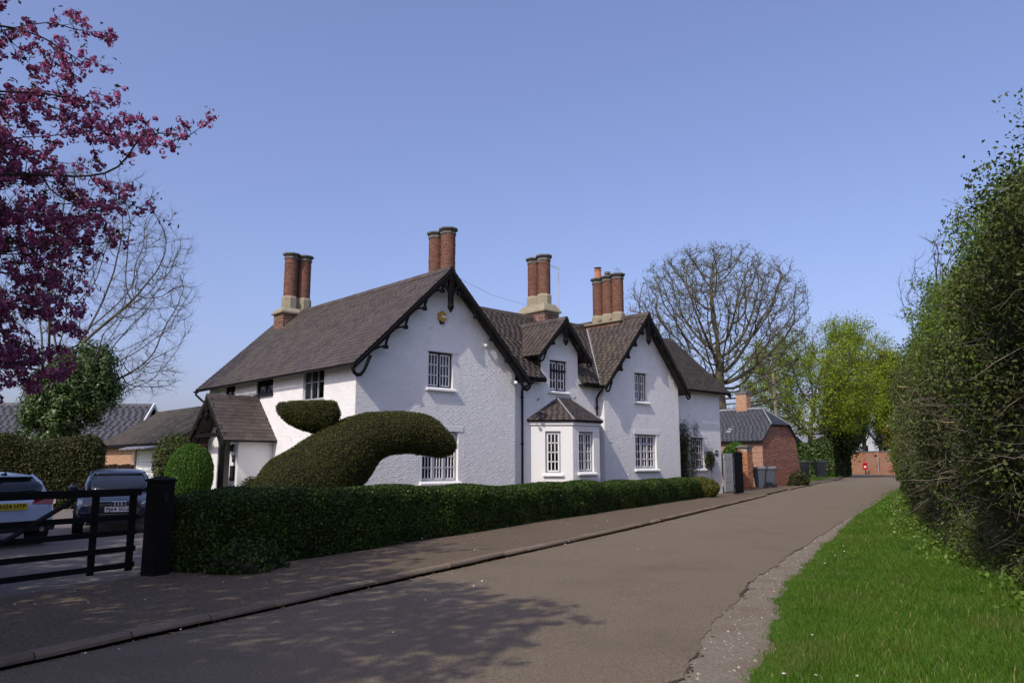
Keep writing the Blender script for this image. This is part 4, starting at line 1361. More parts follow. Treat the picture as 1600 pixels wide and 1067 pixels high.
def hand_out(groups, UV, UF, name, visible, limit=300):
    cand = []
    for gi, (own, rec, m) in enumerate(groups):
        for ri_, T in enumerate(rec):
            w = Hm @ T
            c = w @ vec((0, .5 if UV is US_V else 0, 1))
            nrm = (w.to_3x3() @ vec((0, 0, 1))).normalized()
            d = CAMP - c
            fac = nrm.dot(d.normalized())
            if fac > .05 and visible(gi, T):
                sx_ = (w.to_3x3() @ vec((1, 0, 0))).length; sy_ = (w.to_3x3() @ vec((0, 1, 0))).length
                cand.append((sx_ * sy_ * fac / d.length_squared, gi, ri_))
    cand.sort(reverse=True)
    pick = set((g_, r_) for _, g_, r_ in cand[:limit])
    unit_ = {}
    for gi, (own, rec, m) in enumerate(groups):
        rest = []
        for ri_, T in enumerate(rec):
            if (gi, ri_) in pick:
                if m not in unit_:
                    t = MB(); t.add(UV, UF, 0.0); t = t.build(name, m, fix=False); unit_[m] = t.data; bpy.data.objects.remove(t)
                o = bpy.data.objects.new(name, unit_[m]); COL.objects.link(o); o.parent = own; o.matrix_local = T
            else:
                rest.append(T)
        if rest:
            V, F, r_ = join_units(rest, UV, UF)
            stuff(npmesh(name, V, F, r_, m, own))


iA = 0
ip = [i for i, gq in enumerate(ALL_SLATES) if gq[0] is porch][0]
hand_out(ALL_SLATES, US_V, US_F, 'slate', lambda gi, T: gi in (iA, ip))
def vis_b(gi, T):
    p = T.translation
    if gi == 0: return p.z > 1.5 and not (p.x < 3.7 and p.z < 3.2)
    if gi == 1: return p.z > 3.0 and p.y < 5
    return False
hand_out(ALL_BRICKS, UB_V, UB_F, 'brick', vis_b)

# ------------------------------------------------------------------ outbuildings
# brick outhouse beyond the house: long side faces left, half-hipped gable faces the lane
OB = lw(-2.95, 39.3)
outh = thing('brick_outhouse', 'small red brick outhouse with half-hipped dark slate roof beyond the white house', 'outhouse', OB, H_RZ)
OH, OW, OL = 3.15, 4.5, 9.0
long_f = wframe(0, OL, 0, -1); gab_f = wframe(0, 0, 1, 0)
hipz = 4.05
kO = 5.15 - OH
gpoly = [(0, 0), (OW + .75, 0), (OW + .25, 1.8), (OW, OH), (OW - OW / 2 * (hipz - OH) / kO, hipz), (OW / 2 * (hipz - OH) / kO, hipz), (0, OH)]
for F, poly, nm in ((long_f, [(0, 0), (OL, 0), (OL, OH), (0, OH)], 'brick_warm'), (gab_f, gpoly, 'brick_dark')):  # gable brick darker than the sunlit long side: its shade is painted into the colour
    mb = MB(); mb.poly_holes(poly, [], lambda a, b, F=F: F @ vec((a, b, 0)), .5)
    wo_ = mb.build('wall', 'mortar', outh, fix=False)
    V, F_, r_ = join_units(brick_records(poly, [], F, L=.24, H=.08, proud=(.006, .014)), UB_V, UB_F)
    stuff(npmesh('brick', V, F_, r_, nm, wo_))
bk = MB()
bk.add([(OW, 0, 0), (OW, OL, 0), (OW, OL, OH), (OW, 0, OH)], [(0, 1, 2, 3)]); bk.add([(0, OL, 0), (OW, OL, 0), (OW, OL, OH), (OW / 2, OL, 5.1), (0, OL, OH)], [(0, 1, 2, 3, 4)])
bk.add([(OW + .75, 0, 0), (OW, 1.2, 0), (OW, 1.2, OH), (OW, 0, OH), (OW + .25, 0, 1.8)], [(0, 1, 2, 3, 4)])
bk.build('back_wall', 'brick_dark', outh, fix=False)
hv = 1.1
e0 = .22
zE = OH - e0 * kO / (OW / 2)
hx = OW / 2 * (hipz - OH) / kO - .05
r1 = deck([(-e0, -.15, zE), (-e0, OL + .1, zE), (OW / 2, OL + .1, 5.15), (OW / 2, hv, 5.15), (hx, -.18, hipz)], parent=outh)
V, F_, r_ = join_units(slate_records([(-e0, OL + .1, zE), (OW / 2, OL + .1, 5.15), (OW / 2, hv, 5.15), (hx, -.18, hipz), (-e0, -.15, zE)], .22, .32, lift=.3), US_V, US_F)
stuff(npmesh('slate', V, F_, r_, 'slate_blue', r1))
r2 = deck([(OW + e0, -.15, zE), (OW + e0, OL + .1, zE), (OW / 2, OL + .1, 5.15), (OW / 2, hv, 5.15), (OW - hx, -.18, hipz)], m='slate_blue', parent=outh)
r3 = deck([(hx - .04, -.20, hipz - .02), (OW - hx + .04, -.20, hipz - .02), (OW / 2, hv, 5.17)], parent=outh)
V, F_, r_ = join_units(slate_records([(hx - .04, -.20, hipz - .02), (OW - hx + .04, -.20, hipz - .02), (OW / 2, hv, 5.17)], .2, .3, lift=.3), US_V, US_F)
stuff(npmesh('slate', V, F_, r_, 'slate_blue', r3))
rt = MB(); rt.tube([(OW / 2, hv, 5.2), (OW / 2, OL + .1, 5.2)], .08, 6); rt.tube([(hx, -.2, hipz + .03), (OW / 2, hv, 5.2), (OW - hx, -.2, hipz + .03)], .06, 6); rt.build('ridge_roll', 'lead', outh)
rt = MB(); rt.bar((.45, 2.7, OH + .42), (2.05, 2.7, 4.98), .34, .04); rt.build('lead_flashing', 'lead', r1)
co = MB(); co.box((2.1, 2.2, 4.3), (2.72, 3.0, 6.25), .5); co = co.build('chimney', 'mortar', outh)
rec = []
for F, L in ((wframe(2.1, 2.2, 1, 0), .62), (wframe(2.1, 3.0, 0, -1), .8), (wframe(2.72, 2.2, 0, 1), .8)):
    rec += brick_records([(0, 4.5), (L, 4.5), (L, 6.25), (0, 6.25)], [], F, L=.24, H=.08, proud=(.01, .016))
V, F_, r_ = join_units(rec, UB_V, UB_F); stuff(npmesh('brick', V, F_, r_, 'brick_buff', co))
q = MB(); q.box((2.04, 2.14, 6.25), (2.78, 3.06, 6.40)); q.lathe([(.13, 0), (.11, .3)], (2.4, 2.6, 6.4), 10); q.build('chimney_cap', 'cap_stone', co)
q = MB(); q.box((-.25, -.1, zE - .09), (-.16, OL, zE - .02)); q.build('gutter', 'black_paint', outh)

# brick gate pier, black gate leaves and the grey board beside the house
pier = thing('brick_gate_pier', 'weathered orange brick gate pier beside the two grey bins', 'gate pier', lw(-2.95, 34.5), H_RZ)

q = MB(); q.box((.012, .012, 0), (.588, .588, 2.45), .5); q = q.build('pier_core', 'mortar', pier)
rec = []
for F in (wframe(0, 0, 1, 0), wframe(0, .6, 0, -1), wframe(.6, 0, 0, 1)):
    rec += brick_records([(0, 0), (.6, 0), (.6, 2.15), (0, 2.45)], [], F @ Matrix.Translation((0, 0, -.012)), L=.2, H=.079, proud=(.014, .026))
V, F_, r_ = join_units(rec, UB_V, UB_F); stuff(npmesh('brick', V, F_, r_, 'brick_orange', q))
c_ = MB(); c_.box((-.07, -.07, 2.45), (.67, .67, 2.54)); c_.prism([(-.02, -.02, 2.541), (.62, -.02, 2.541), (.62, .62, 2.541), (-.02, .62, 2.541)], (0, 0, .06)); c_.build('pier_cap', 'cap_stone', pier)


def board_gate(name, label, loc, rz, w, h, n, m, arch=0.0):
    t = thing(name, label, 'gate', loc, rz)
    bw_ = w / n
    for i in range(n):
        x = i * bw_
        z1 = h + arch * math.sin(math.pi * (i + .5) / n)
        b = MB(); b.box((x + .004, -.012, .06), (x + bw_ - .004, .012, z1)); b.build('board', m, t)
    for z in (.35, h - .25):
        b = MB(); b.box((.02, .013, z), (w - .02, .045, z + .12)); b.build('rail', m, t)
    for x in (0, w - .09):
        b = MB(); b.box((x, .046, .05), (x + .09, .07, h)); b.build('stile', m, t)
    return t


pf = lambda px, d, z=0.0: Vector(((px - 800) / 1214.6 * d, d, z))
board_gate('black_gate', 'tall black boarded gate standing open at the corner of the white house', pf(1147, 37.2, .05), R(62), 1.9, 2.05, 9, 'black_timber')
board_gate('grey_gate', 'weathered grey boarded gate fixed beside the corner of the white house', hw(22.12, .42, .05), R(43), 1.15, 2.0, 6, 'weathered_board')
board_gate('black_side_gate', 'narrow black gate leaf folded back against the brick gate pier', lw(-3.35, 34.3, .04), R(75), 1.5, 2.1, 6, 'black_timber', .25)

# garage behind the porch
gar = thing('garage', 'low brick garage with mossy slate roof and white ribbed door behind the porch', 'garage', hw(-1.0, 12.4), H_RZ)
GL, GD = 10.4, 5.2
dv0, dv1, dz1 = 1.2, 5.1, 2.05
fF = wframe(0, GL, 0, -1)
x0, x1 = GL - dv1, GL - dv0
mb = MB(); mb.poly_holes([(0, 0), (GL, 0), (GL, 2.5), (0, 2.5)], [[(x0, .0 + .01), (x1, .01), (x1, dz1), (x0, dz1)]], lambda a, b: fF @ vec((a, b, 0)), .5)
gw_ = mb.build('wall', 'mortar', gar, fix=False)
V, F_, r_ = join_units(brick_records([(0, 0), (GL, 0), (GL, 2.5), (0, 2.5)], [(x0, 0, x1, dz1)], fF, proud=(.006, .013)), UB_V, UB_F)
stuff(npmesh('brick', V, F_, r_, 'brick_buff', gw_))
mb = MB(); mb.add([(0, 0, 0), (GD, 0, 0), (GD, 0, 2.5), (GD / 2, 0, 4.2), (0, 0, 2.5)], [(0, 1, 2, 3, 4)]); mb.add([(0, GL, 0), (GD, GL, 0), (GD, GL, 2.5), (GD / 2, GL, 4.2), (0, GL, 2.5)], [(0, 1, 2, 3, 4)]); mb.add([(GD, 0, 0), (GD, GL, 0), (GD, GL, 2.5), (GD, 0, 2.5)], [(0, 1, 2, 3)])
mb.build('back_wall', 'brick_dark', gar, fix=False)
gd_ = MB(); gd_.box((.06, dv0 + .06, .02), (.10, dv1 - .06, dz1 - .02)); gd_ = gd_.build('garage_door', 'white_paint', gar)
for i in range(9):
    q = MB(); z = .05 + i * .218
    q.prism([(.058, dv0 + .08, z), (.02, dv0 + .08, z + .05), (.02, dv0 + .08, z + .15), (.058, dv0 + .08, z + .20)], (0, dv1 - dv0 - .16, 0)); q.build('slat', 'white_paint', gd_)
q = MB()
for v in (dv0 + .03, dv1 - .03): q.box((-.01, v - .05, .0), (.09, v + .05, dz1 + .08))
q.box((-.012, dv0 + .08, dz1 - .02), (.088, dv1 - .08, dz1 + .10)); q.build('door_frame', 'white_paint', gar)
q = MB(); q.tube([(-.08, dv1 + .18, 0.05), (-.08, dv1 + .18, 2.2), (-.2, dv1 + .18, 2.32)], .05, 8); q.build('downpipe', 'white_paint', gar)
q = MB(); q.prism([(-.75, dv0 - .3, 2.17), (-.75, dv1 + .3, 2.17), (-.02, dv1 + .3, 2.36), (-.02, dv0 - .3, 2.36)], (0, 0, .05)); q.build('door_canopy', 'lead', gar)
def soft(pts, par, m, gauge=.2, w=.3):
    d = deck(pts, parent=par)
    V, F_, r_ = join_units(slate_records(pts, gauge, w, jit=.5, lift=.3), US_V, US_F)
    stuff(npmesh('slate', V, F_, r_, m, d))
    return d
gr1 = soft([(-.32, -.2, 2.42), (-.32, GL + .3, 2.42), (GD / 2, GL + .3, 4.25), (GD / 2, -.2, 4.25)], gar, 'slate_mossy')
deck([(GD + .32, -.2, 2.42), (GD + .32, GL + .3, 2.42), (GD / 2, GL + .3, 4.25), (GD / 2, -.2, 4.25)], m='slate_mossy', parent=gar)
ridge_tiles((GD / 2, -.2, 4.30), (GD / 2, GL + .3, 4.30), gr1, m='slate_mossy', joined=True)
q = MB(); q.box((-.36, -.2, 2.30), (-.30, GL + .3, 2.40)); q.build('fascia', 'black_timber', gar)

# low brown fence between the clipped hedge and the garage
fe = thing('board_fence', 'low dark brown board fence between the clipped hedge and the garage', 'fence', pf(150, 29.5, 0.02), R(38))
for i in range(9):
    q = MB(); q.box((i * .15 + .003, -.01, .03), (i * .15 + .147, .012, 1.50 + .02 * math.sin(i * 2.1))); q.build('board', 'fence_wood', fe)
for z in (.35, 1.25):
    q = MB(); q.box((0, .013, z), (1.35, .05, z + .08)); q.build('rail', 'fence_wood', fe)

# barn with a blue slate roof farther left
barn = thing('slate_barn', 'long low barn with blue-grey slate roof beyond the clipped hedge', 'barn', (-33.5, 40.0, 0), R(6))
BL, BD = 13.0, 6.0
q = MB(); q.box((0, .25, 0), (BL, BD - .25, 2.6)); q.add([(0, .25, 2.6), (0, BD - .25, 2.6), (0, BD / 2, 4.7)], [(0, 1, 2)]); q.add([(BL, .25, 2.6), (BL, BD - .25, 2.6), (BL, BD / 2, 4.7)], [(0, 1, 2)])
q.build('wall', 'brick_dark', barn)
b1 = soft([(-.2, -.1, 2.5), (BL + .2, -.1, 2.5), (BL + .2, BD / 2, 4.85), (-.2, BD / 2, 4.85)], barn, 'slate_blue', .25, .36)
deck([(-.2, BD + .1, 2.5), (BL + .2, BD + .1, 2.5), (BL + .2, BD / 2, 4.85), (-.2, BD / 2, 4.85)], m='slate_blue', parent=barn)
ridge_tiles((-.2, BD / 2, 4.9), (BL + .2, BD / 2, 4.9), b1, m='slate_blue', joined=True)
for s_ in (-1, 1):
    q = MB(); q.bar((BL + .24, BD / 2 + s_ * (BD / 2 + .1), 2.52), (BL + .24, BD / 2, 4.88), .06, .2); q.build('bargeboard', 'white_paint', barn)

# boundary wall across the end of the lane, the post box on its post, the white gable beyond
ew = thing('boundary_wall', 'old orange brick boundary wall across the far end of the lane', 'wall', lw(-3.6, 107.0), L_RZ + math.atan2(-11.5, 7.2))
WL, WH = 34.0, 2.95
q = MB(); q.box((0, 0, 0), (WL, .4, WH), .5); q = q.build('wall_core', 'mortar', ew)
V, F_, r_ = join_units(brick_records([(0, 0), (WL, 0), (WL, WH), (0, WH)], [], wframe(0, 0, 1, 0), L=.34, H=.115, gap=.014, proud=(.004, .014)), UB_V, UB_F)
stuff(npmesh('brick', V, F_, r_, 'brick_orange', q))
for i in range(34):
    c_ = MB(); c_.box((i * 1.0 + .01, -.06, WH), (i * 1.0 + .99, .46, WH + .12)); c_.build('coping_stone', 'cap_stone', ew)
rb_ = thing('red_post_box', 'small red post box on a post before the orange boundary wall', 'post box', lw(-1.25, 101.5), R(-30))
q = MB(); q.box((-.30, -.22, .62), (.30, .22, 1.45)); q.lathe([(.34, 0), (.30, .08), (.12, .16)], (0, 0, 1.45), 12); q.build('box', 'red_box', rb_)
q = MB(); q.box((-.16, -.226, 1.22), (.16, -.223, 1.28)); q.build('slot', 'ink', rb_)
q = MB(); q.box((-.12, -.227, .92), (.12, -.224, 1.12)); q.build('notice', 'plate_white', rb_)
q = MB(); q.box((-.06, -.06, 0), (.06, .06, .62)); q.build('post', 'black_paint', rb_)
sp = thing('sign_post', 'thin grey post with a small dark sign before the boundary wall', 'sign post', lw(.45, 99.5), R(-30))
q = MB(); q.tube([(0, 0, 0), (0, 0, 3.0)], .05, 8); q.build('pole', 'galvanised', sp)
q = MB(); q.box((-.45, -.03, 2.3), (-.05, -.0, 2.55)); q.build('sign_panel', 'sign_dark', sp)
wh = thing('white_gabled_house', 'distant white gabled house half hidden beyond the boundary wall', 'house', (60.3, 132.0, 0), R(22))
q = MB(); q.prism([(-2.8, 0, 0), (2.8, 0, 0), (2.8, 0, 4.4), (0, 0, 7.5), (-2.8, 0, 4.4)], (0, 6, 0)); q.build('wall', 'white_paint', wh)
q = MB(); q.prism([(-3.1, -.3, 4.15), (0, -.3, 7.65), (0, -.3, 7.4), (-3.1, -.3, 3.9)], (0, 6.6, 0)); q.build('roof', 'slate_blue', wh)
q = MB(); q.prism([(3.1, -.3, 4.15), (0, -.3, 7.65), (0, -.3, 7.4), (3.1, -.3, 3.9)], (0, 6.6, 0)); q.build('roof', 'slate_blue', wh)
q = MB(); q.box((-.4, -.04, 3.2), (.4, -.003, 4.4)); q.build('window', 'car_glass', wh)
cb_ = thing('dark_roofed_shed', 'low shed with dark pitched roof showing over the laurel hedge', 'shed', (31.5, 88.0, 0), R(25))
q = MB(); q.box((-3, 0, 0), (3, 5, 3.0)); q.build('wall', 'brick_dark', cb_)
q = MB(); q.prism([(-3.3, -.2, 2.9), (3.3, -.2, 2.9), (0, -.2, 5.2)], (0, 5.4, 0)); q.build('roof', 'slate_blue', cb_)
up = thing('utility_pole', 'tall weathered wooden utility pole rising behind the brick outhouse', 'pole', (25.5, 74.0, 0))
q = MB(); q.tube([(0, 0, 0), (-.25, 0, 11.6)], [.20, .13], 8); q.build('pole', 'post_wood', up)
q = MB(); q.box((-.42, -.06, 10.9), (-.06, .12, 11.2)); q.build('insulator', 'galvanised', up)

# ------------------------------------------------------------------ wheelie bins
def wheelie(name, label, loc, rz, m, group):
    t = thing(name, label, 'wheelie bin', loc, rz, group)
    W, D, H = .60, .68, 1.05
    q = MB()
    q.add([(-.22, -.24, .06), (.22, -.24, .06), (.22, .22, .06), (-.22, .22, .06), (-.28, -.34, H), (.28, -.34, H), (.28, .32, H), (-.28, .32, H)],
          [(0, 3, 2, 1), (4, 5, 6, 7), (0, 1, 5, 4), (1, 2, 6, 5), (2, 3, 7, 6), (3, 0, 4, 7)])
    q.box((-.31, -.37, H - .07), (.31, .35, H - .001))
    q.build('body', m, t)
    q = MB()
    q.add([(-.32, -.40, H), (.32, -.40, H), (.32, .37, H + .02), (-.32, .37, H + .02), (-.29, -.37, H + .05), (.29, -.37, H + .05), (.28, .34, H + .12), (-.28, .34, H + .12)],
          [(0, 3, 2, 1), (4, 5, 6, 7), (0, 1, 5, 4), (1, 2, 6, 5), (2, 3, 7, 6), (3, 0, 4, 7)])
    q.build('lid', m, t)
    q = MB(); q.tube([(-.24, .40, H - .02), (.24, .40, H - .02)], .02, 6); q.box((-.25, .33, H - .04), (-.21, .41, H)); q.box((.21, .33, H - .04), (.25, .41, H)); q.build('handle', m, t)
    for x in (-.26, .26):
        q = MB(); q.tube([(x - .03, .26, .10), (x + .03, .26, .10)], .10, 12); q.build('wheel', 'rubber', t)
    return t


t1 = wheelie('wheelie_bin', 'grey wheelie bin nearer the house, standing before the brick gate pier', lw(-2.62, 36.4, .06), R(-118), 'bin_grey', 'grey bins at the kerb')
t1.scale = (1.12, 1.12, 1.12)
t2 = copy_tree(t1); t2.location = lw(-2.35, 38.0, .06); t2.rotation_euler = (0, 0, R(-112)); t2['label'] = 'grey wheelie bin standing right against the outhouse gable, farther from the house'
t3 = wheelie('wheelie_bin', 'black wheelie bin before the laurel hedge, the one nearer the outhouse', (28.3, 75.5, .05), R(-100), 'bin_black', 'black bins by the laurel hedge')
t4 = copy_tree(t3); t4.location = (30.0, 75.7, .05); t4.rotation_euler = (0, 0, R(-90)); t4['label'] = 'black wheelie bin before the laurel hedge, the one nearer the dark yew'
for t in (t3, t4): t.scale = (1.6, 1.5, 1.5)

# ------------------------------------------------------------------ black field gate and its post
gp = thing('gate_post', 'thick square black gate post at the near end of the hedge', 'gate post', lw(-3.12, -4.70, .03), L_RZ)
q = MB(); q.box((-.13, -.13, -.05), (.13, .13, 1.30)); q.build('post', 'black_timber', gp)
q = MB(); q.add([(-.15, -.15, 1.30), (.15, -.15, 1.30), (.15, .15, 1.30), (-.15, .15, 1.30), (-.15, -.15, 1.33), (.15, -.15, 1.33), (.15, .15, 1.33), (-.15, .15, 1.33), (0, 0, 1.39)],
                [(0, 3, 2, 1), (0, 1, 5, 4), (1, 2, 6, 5), (2, 3, 7, 6), (3, 0, 4, 7), (4, 5, 8), (5, 6, 8), (6, 7, 8), (7, 4, 8)]); q.build('post_cap', 'black_timber', gp)
q = MB(); q.box((.131, -.06, 1.02), (.155, .02, 1.14)); q.build('latch', 'black_paint', gp)
ga = thing('field_gate', 'closed black timber field gate across the shaded drive', 'gate', lw(-3.15, -5.0, .03), L_RZ)
for z0, z1, th in ((1.12, 1.215, .07), (.80, .87, .03), (.60, .67, .03), (.38, .45, .03), (.165, .235, .03)):
    q = MB(); q.box((-th / 2, -3.55, z0), (th / 2, -.02 if th < .05 else .0, z1)); q.build('bar', 'black_timber', ga)
for y in (-.075, -.62, -2.4, -3.55):
    q = MB(); w = .05 if y in (-.075, -3.55) else .045
    q.box((-.045, y - w, .12), (-.018, y + w, 1.13)); q.build('upright', 'black_timber', ga)
q = MB(); q.bar((.031, -.95, 1.10), (.031, -2.75, .10), .03, .09, up=(1, 0, 0)); q.build('brace', 'black_timber', ga)
q = MB(); q.bar((.031, -2.85, .10), (.031, -3.50, 1.0), .03, .09, up=(1, 0, 0)); q.build('brace', 'black_timber', ga)

# ------------------------------------------------------------------ two cars on the drive
def text_mesh(name, body, size, m, parent, loc, rot, ext=.002, wid=None):
    cu = bpy.data.curves.new(name, 'FONT'); cu.body = body; cu.size = size; cu.extrude = ext; cu.align_x = 'CENTER'; cu.align_y = 'CENTER'; cu.offset = .002
    o = bpy.data.objects.new(name, cu); COL.objects.link(o)
    bpy.context.view_layer.update()
    me = bpy.data.meshes.new_from_object(o.evaluated_get(bpy.context.evaluated_depsgraph_get()))
    bpy.data.objects.remove(o)
    me.materials.clear(); me.materials.append(MATS[m])
    if wid:
        xs = [v.co.x for v in me.vertices]; k = wid / (max(xs) - min(xs))
        for v in me.vertices: v.co.x *= k
    t = bpy.data.objects.new(name, me); COL.objects.link(t); t.parent = parent; t.location = loc; t.rotation_euler = rot
    return t


def loft(stations, closed_ends=True):
    """stations: list of (x, [(y,z)...]) half sections mirrored across y"""
    mb = MB(); vs = []; m = None
    for x, half in stations:
        full = [(x, y, z) for y, z in half] + [(x, -y, z) for y, z in reversed(half)]
        m = len(full); vs += full
    fs = []
    for i in range(len(stations) - 1):
        for k in range(m):
            fs.append((i * m + k, i * m + (k + 1) % m, (i + 1) * m + (k + 1) % m, (i + 1) * m + k))
    fs.append(tuple(reversed(range(m)))); fs.append(tuple(range((len(stations) - 1) * m, len(stations) * m)))
    mb.add(vs, fs)
    return mb


def soften(o, lv=2):
    s = o.modifiers.new('soft', 'SUBSURF'); s.levels = lv; s.render_levels = lv
    o.data.polygons.foreach_set('use_smooth', [True] * len(o.data.polygons))
    return o


def car(name, label, loc, rz, paint, rear_plate, front_plate, HT=1.40):
    """x forward; origin on the ground under the middle of the car"""
    t = thing(name, label, 'car', loc, rz)
    L2, W = 2.05, .86
    def sec(w, zb, zs, zt, tw):
        return [(w * .80, zb), (w * .97, zb + .12), (w, (zb + zs) / 2), (w * .985, zs), (tw, zt)]
    st = [(-L2, sec(W * .80, .42, .74, .80, W * .70)), (-L2 + .06, sec(W * .92, .30, .80, .90, W * .78)), (-L2 + .30, sec(W * .985, .24, .86, .97, W * .83)),
          (-1.2, sec(W, .22, .88, .96, W * .86)), (0, sec(W, .20, .86, .94, W * .86)), (.95, sec(W, .22, .84, .93, W * .84)), (1.55, sec(W * .985, .23, .76, .86, W * .78)),
          (L2 - .12, sec(W * .93, .26, .66, .76, W * .70)), (L2, sec(W * .80, .34, .58, .68, W * .58))]
    b = soften(loft(st).build('body', paint, t))
    cab = [(-L2 + .16, [(W * .80, .90), (W * .78, 1.00), (W * .74, 1.06), (W * .5, 1.08)]), (-L2 + .42, [(W * .845, .90), (W * .80, 1.10), (W * .70, HT - .13), (W * .55, HT - .10)]), (-1.2, [(W * .86, .90), (W * .82, 1.10), (W * .70, HT - .07), (W * .5, HT - .02)]),
           (-.3, [(W * .86, .90), (W * .82, 1.10), (W * .70, HT - .05), (W * .5, HT)]), (.35, [(W * .86, .90), (W * .81, 1.08), (W * .68, HT - .12), (W * .5, HT - .08)]), (1.15, [(W * .80, .86), (W * .76, .90), (W * .70, .93), (W * .5, .95)])]
    cab = [(x, [(y * 1.05, z) for y, z in h]) for x, h in cab]
    c = soften(loft(cab).build('glasshouse', 'car_glass', t))
    rf = [(-L2 + .36, [(W * .70, HT - .10), (W * .60, HT - .075), (W * .3, HT - .06)]), (-L2 + .50, [(W * .71, HT - .095), (W * .60, HT - .055), (W * .3, HT - .03)]), (-1.1, [(W * .715, HT - .07), (W * .60, HT - .01), (W * .3, HT + .01)]),
          (-.3, [(W * .715, HT - .06), (W * .60, HT + .005), (W * .3, HT + .02)]), (.25, [(W * .70, HT - .10), (W * .60, HT - .06), (W * .3, HT - .04)]), (.38, [(W * .69, HT - .14), (W * .6, HT - .11), (W * .3, HT - .09)])]
    soften(loft(rf).build('roof', paint, t))
    for s_ in (-1, 1):
        for pth, pr in (([(-L2 + .20, s_ * W * .76, .93), (-L2 + .42, s_ * W * .70, HT - .20), (-L2 + .62, s_ * W * .64, HT - .085)], .06),
                        ([(.26, s_ * W * .63, HT - .11), (.70, s_ * W * .715, 1.10), (1.05, s_ * W * .76, .90)], .042),
                        ([(-.35, s_ * W * .66, HT - .06), (-.35, s_ * W * .79, 1.08), (-.35, s_ * W * .84, .90)], .04)):
            q = MB(); q.tube(pth, pr, 6); q.build('pillar', paint, t, smooth=True)
        q = MB(); q.lathe([(.02, -.07), (.085, -.05), (.10, .02), (.06, .07)], (.78, s_ * (W + .07), .99), 10); q.bar((.78, s_ * W * .72, .93), (.78, s_ * (W + .03), .96), .06, .05)
        q.build('mirror', paint, t, smooth=True)
        for x in (-1.32, 1.28):
            q = MB(); q.tube([(x, s_ * (W - .20), .315), (x, s_ * (W + .012), .315)], .315, 24); w_ = q.build('wheel', 'rubber', t)
            q = MB(); q.tube([(x, s_ * (W - .02), .315), (x, s_ * (W + .018), .315)], .215, 20); q.build('rim', 'galvanised', w_)
            for k in range(5):
                a = k * 1.2566
                q = MB(); q.bar((x, s_ * (W + .022), .315), (x + .19 * math.cos(a), s_ * (W + .022), .315 + .19 * math.sin(a)), .05, .02, up=(0, 1, 0)); q.build('spoke', 'chrome', w_)
    # rear
    q = MB(); q.add([(-L2 - .012, -.66, .30), (-L2 - .012, .66, .30), (-L2 + .05, .80, .30), (-L2 + .05, -.80, .30), (-L2 - .03, -.66, .46), (-L2 - .03, .66, .46), (-L2 + .03, .82, .46), (-L2 + .03, -.82, .46)],
                    [(0, 3, 2, 1), (4, 5, 6, 7), (0, 1, 5, 4), (1, 2, 6, 5), (2, 3, 7, 6), (3, 0, 4, 7)]); q.build('rear_bumper', 'plastic_black', t)
    for s_ in (-1, 1):
        q = MB()
        q.add([(-L2 - .005, s_ * .36, .80), (-L2 + .005, s_ * .72, .78), (-L2 + .16, s_ * .845, .79), (-L2 + .20, s_ * .84, .92), (-L2 + .03, s_ * .73, .93), (-L2 - .0, s_ * .42, .90),
               (-L2 + .12, s_ * .36, .80), (-L2 + .12, s_ * .42, .90)], [(0, 1, 4, 5), (1, 2, 3, 4), (0, 5, 7, 6)])
        q.build('tail_light', 'tail_red', t, fix=False)
        q = MB(); q.tube([(-L2 - .04, s_ * .55, .33), (-L2 + .1, s_ * .55, .33)], .045, 10); q.build('exhaust', 'chrome', t)
    p = MB(); p.box((-L2 - .030, -.275, .70), (-L2 - .012, .275, .82)); p = p.build('rear_plate', 'plate_yellow', t)
    text_mesh('plate_lettering', rear_plate, .105, 'ink', p, (-L2 - .032, 0, .76), (R(90), 0, R(-90)), wid=.48)
    q = MB(); q.tube([(-L2 + .42, 0, HT - .05), (-L2 + .34, 0, HT + .07)], .012, 6); q.box((-L2 + .38, -.03, HT - .05), (-L2 + .52, .03, HT - .015)); q.build('antenna', 'plastic_black', t)
    # front
    q = MB(); q.prism([(L2 - .02, -.40, .40), (L2 - .02, .40, .40), (L2 - .02, .46, .60), (L2 - .04, .36, .70), (L2 - .04, -.36, .70), (L2 - .02, -.46, .60)], (.035, 0, 0)); gq = q.build('grille', 'plastic_black', t)
    q = MB()
    for z in (.44, .62, .66): q.bar((L2 + .018, -.38, z), (L2 + .018, .38, z), .006, .012)
    q.build('grille_bar', 'chrome', gq)
    q = MB(); q.tube([(L2 + .0, -.47, .60), (L2 + .005, -.37, .715), (L2 + .005, .37, .715), (L2 + .0, .47, .60)], .012, 6); q.build('grille_trim', 'chrome', gq)
    for k in range(4):
        q = MB(); a = [(L2 + .022, -.105 + .07 * k + .048 * math.cos(x), .665 + .048 * math.sin(x)) for x in np.linspace(0, 2 * math.pi, 17)]
        q.tube(a, .008, 5, cap=False); q.build('emblem_ring', 'chrome', gq)
    p = MB(); p.box((L2 + .016, -.26, .49), (L2 + .030, .26, .60)); p = p.build('front_plate', 'plate_white', t)
    text_mesh('plate_lettering', front_plate, .10, 'ink', p, (L2 + .032, 0, .545), (R(90), 0, R(90)), wid=.46)
    for s_ in (-1, 1):
        q = MB()
        q.add([(L2 - .03, s_ * .50, .60), (L2 - .10, s_ * .72, .60), (L2 - .28, s_ * .815, .64), (L2 - .34, s_ * .80, .74), (L2 - .14, s_ * .70, .75), (L2 - .045, s_ * .48, .70),
               (L2 - .2, s_ * .5, .62), (L2 - .3, s_ * .5, .72)], [(0, 1, 4, 5), (1, 2, 3, 4), (5, 4, 7), (4, 3, 7), (0, 5, 7, 6)])
        q.build('headlight', 'headlamp', t, fix=False)
        q = MB(); q.prism([(L2 - .05, s_ * .48, .34), (L2 - .14, s_ * .74, .36), (L2 - .12, s_ * .72, .48), (L2 - .03, s_ * .50, .47)], (.05, 0, 0)); q.build('air_intake', 'plastic_black', t)
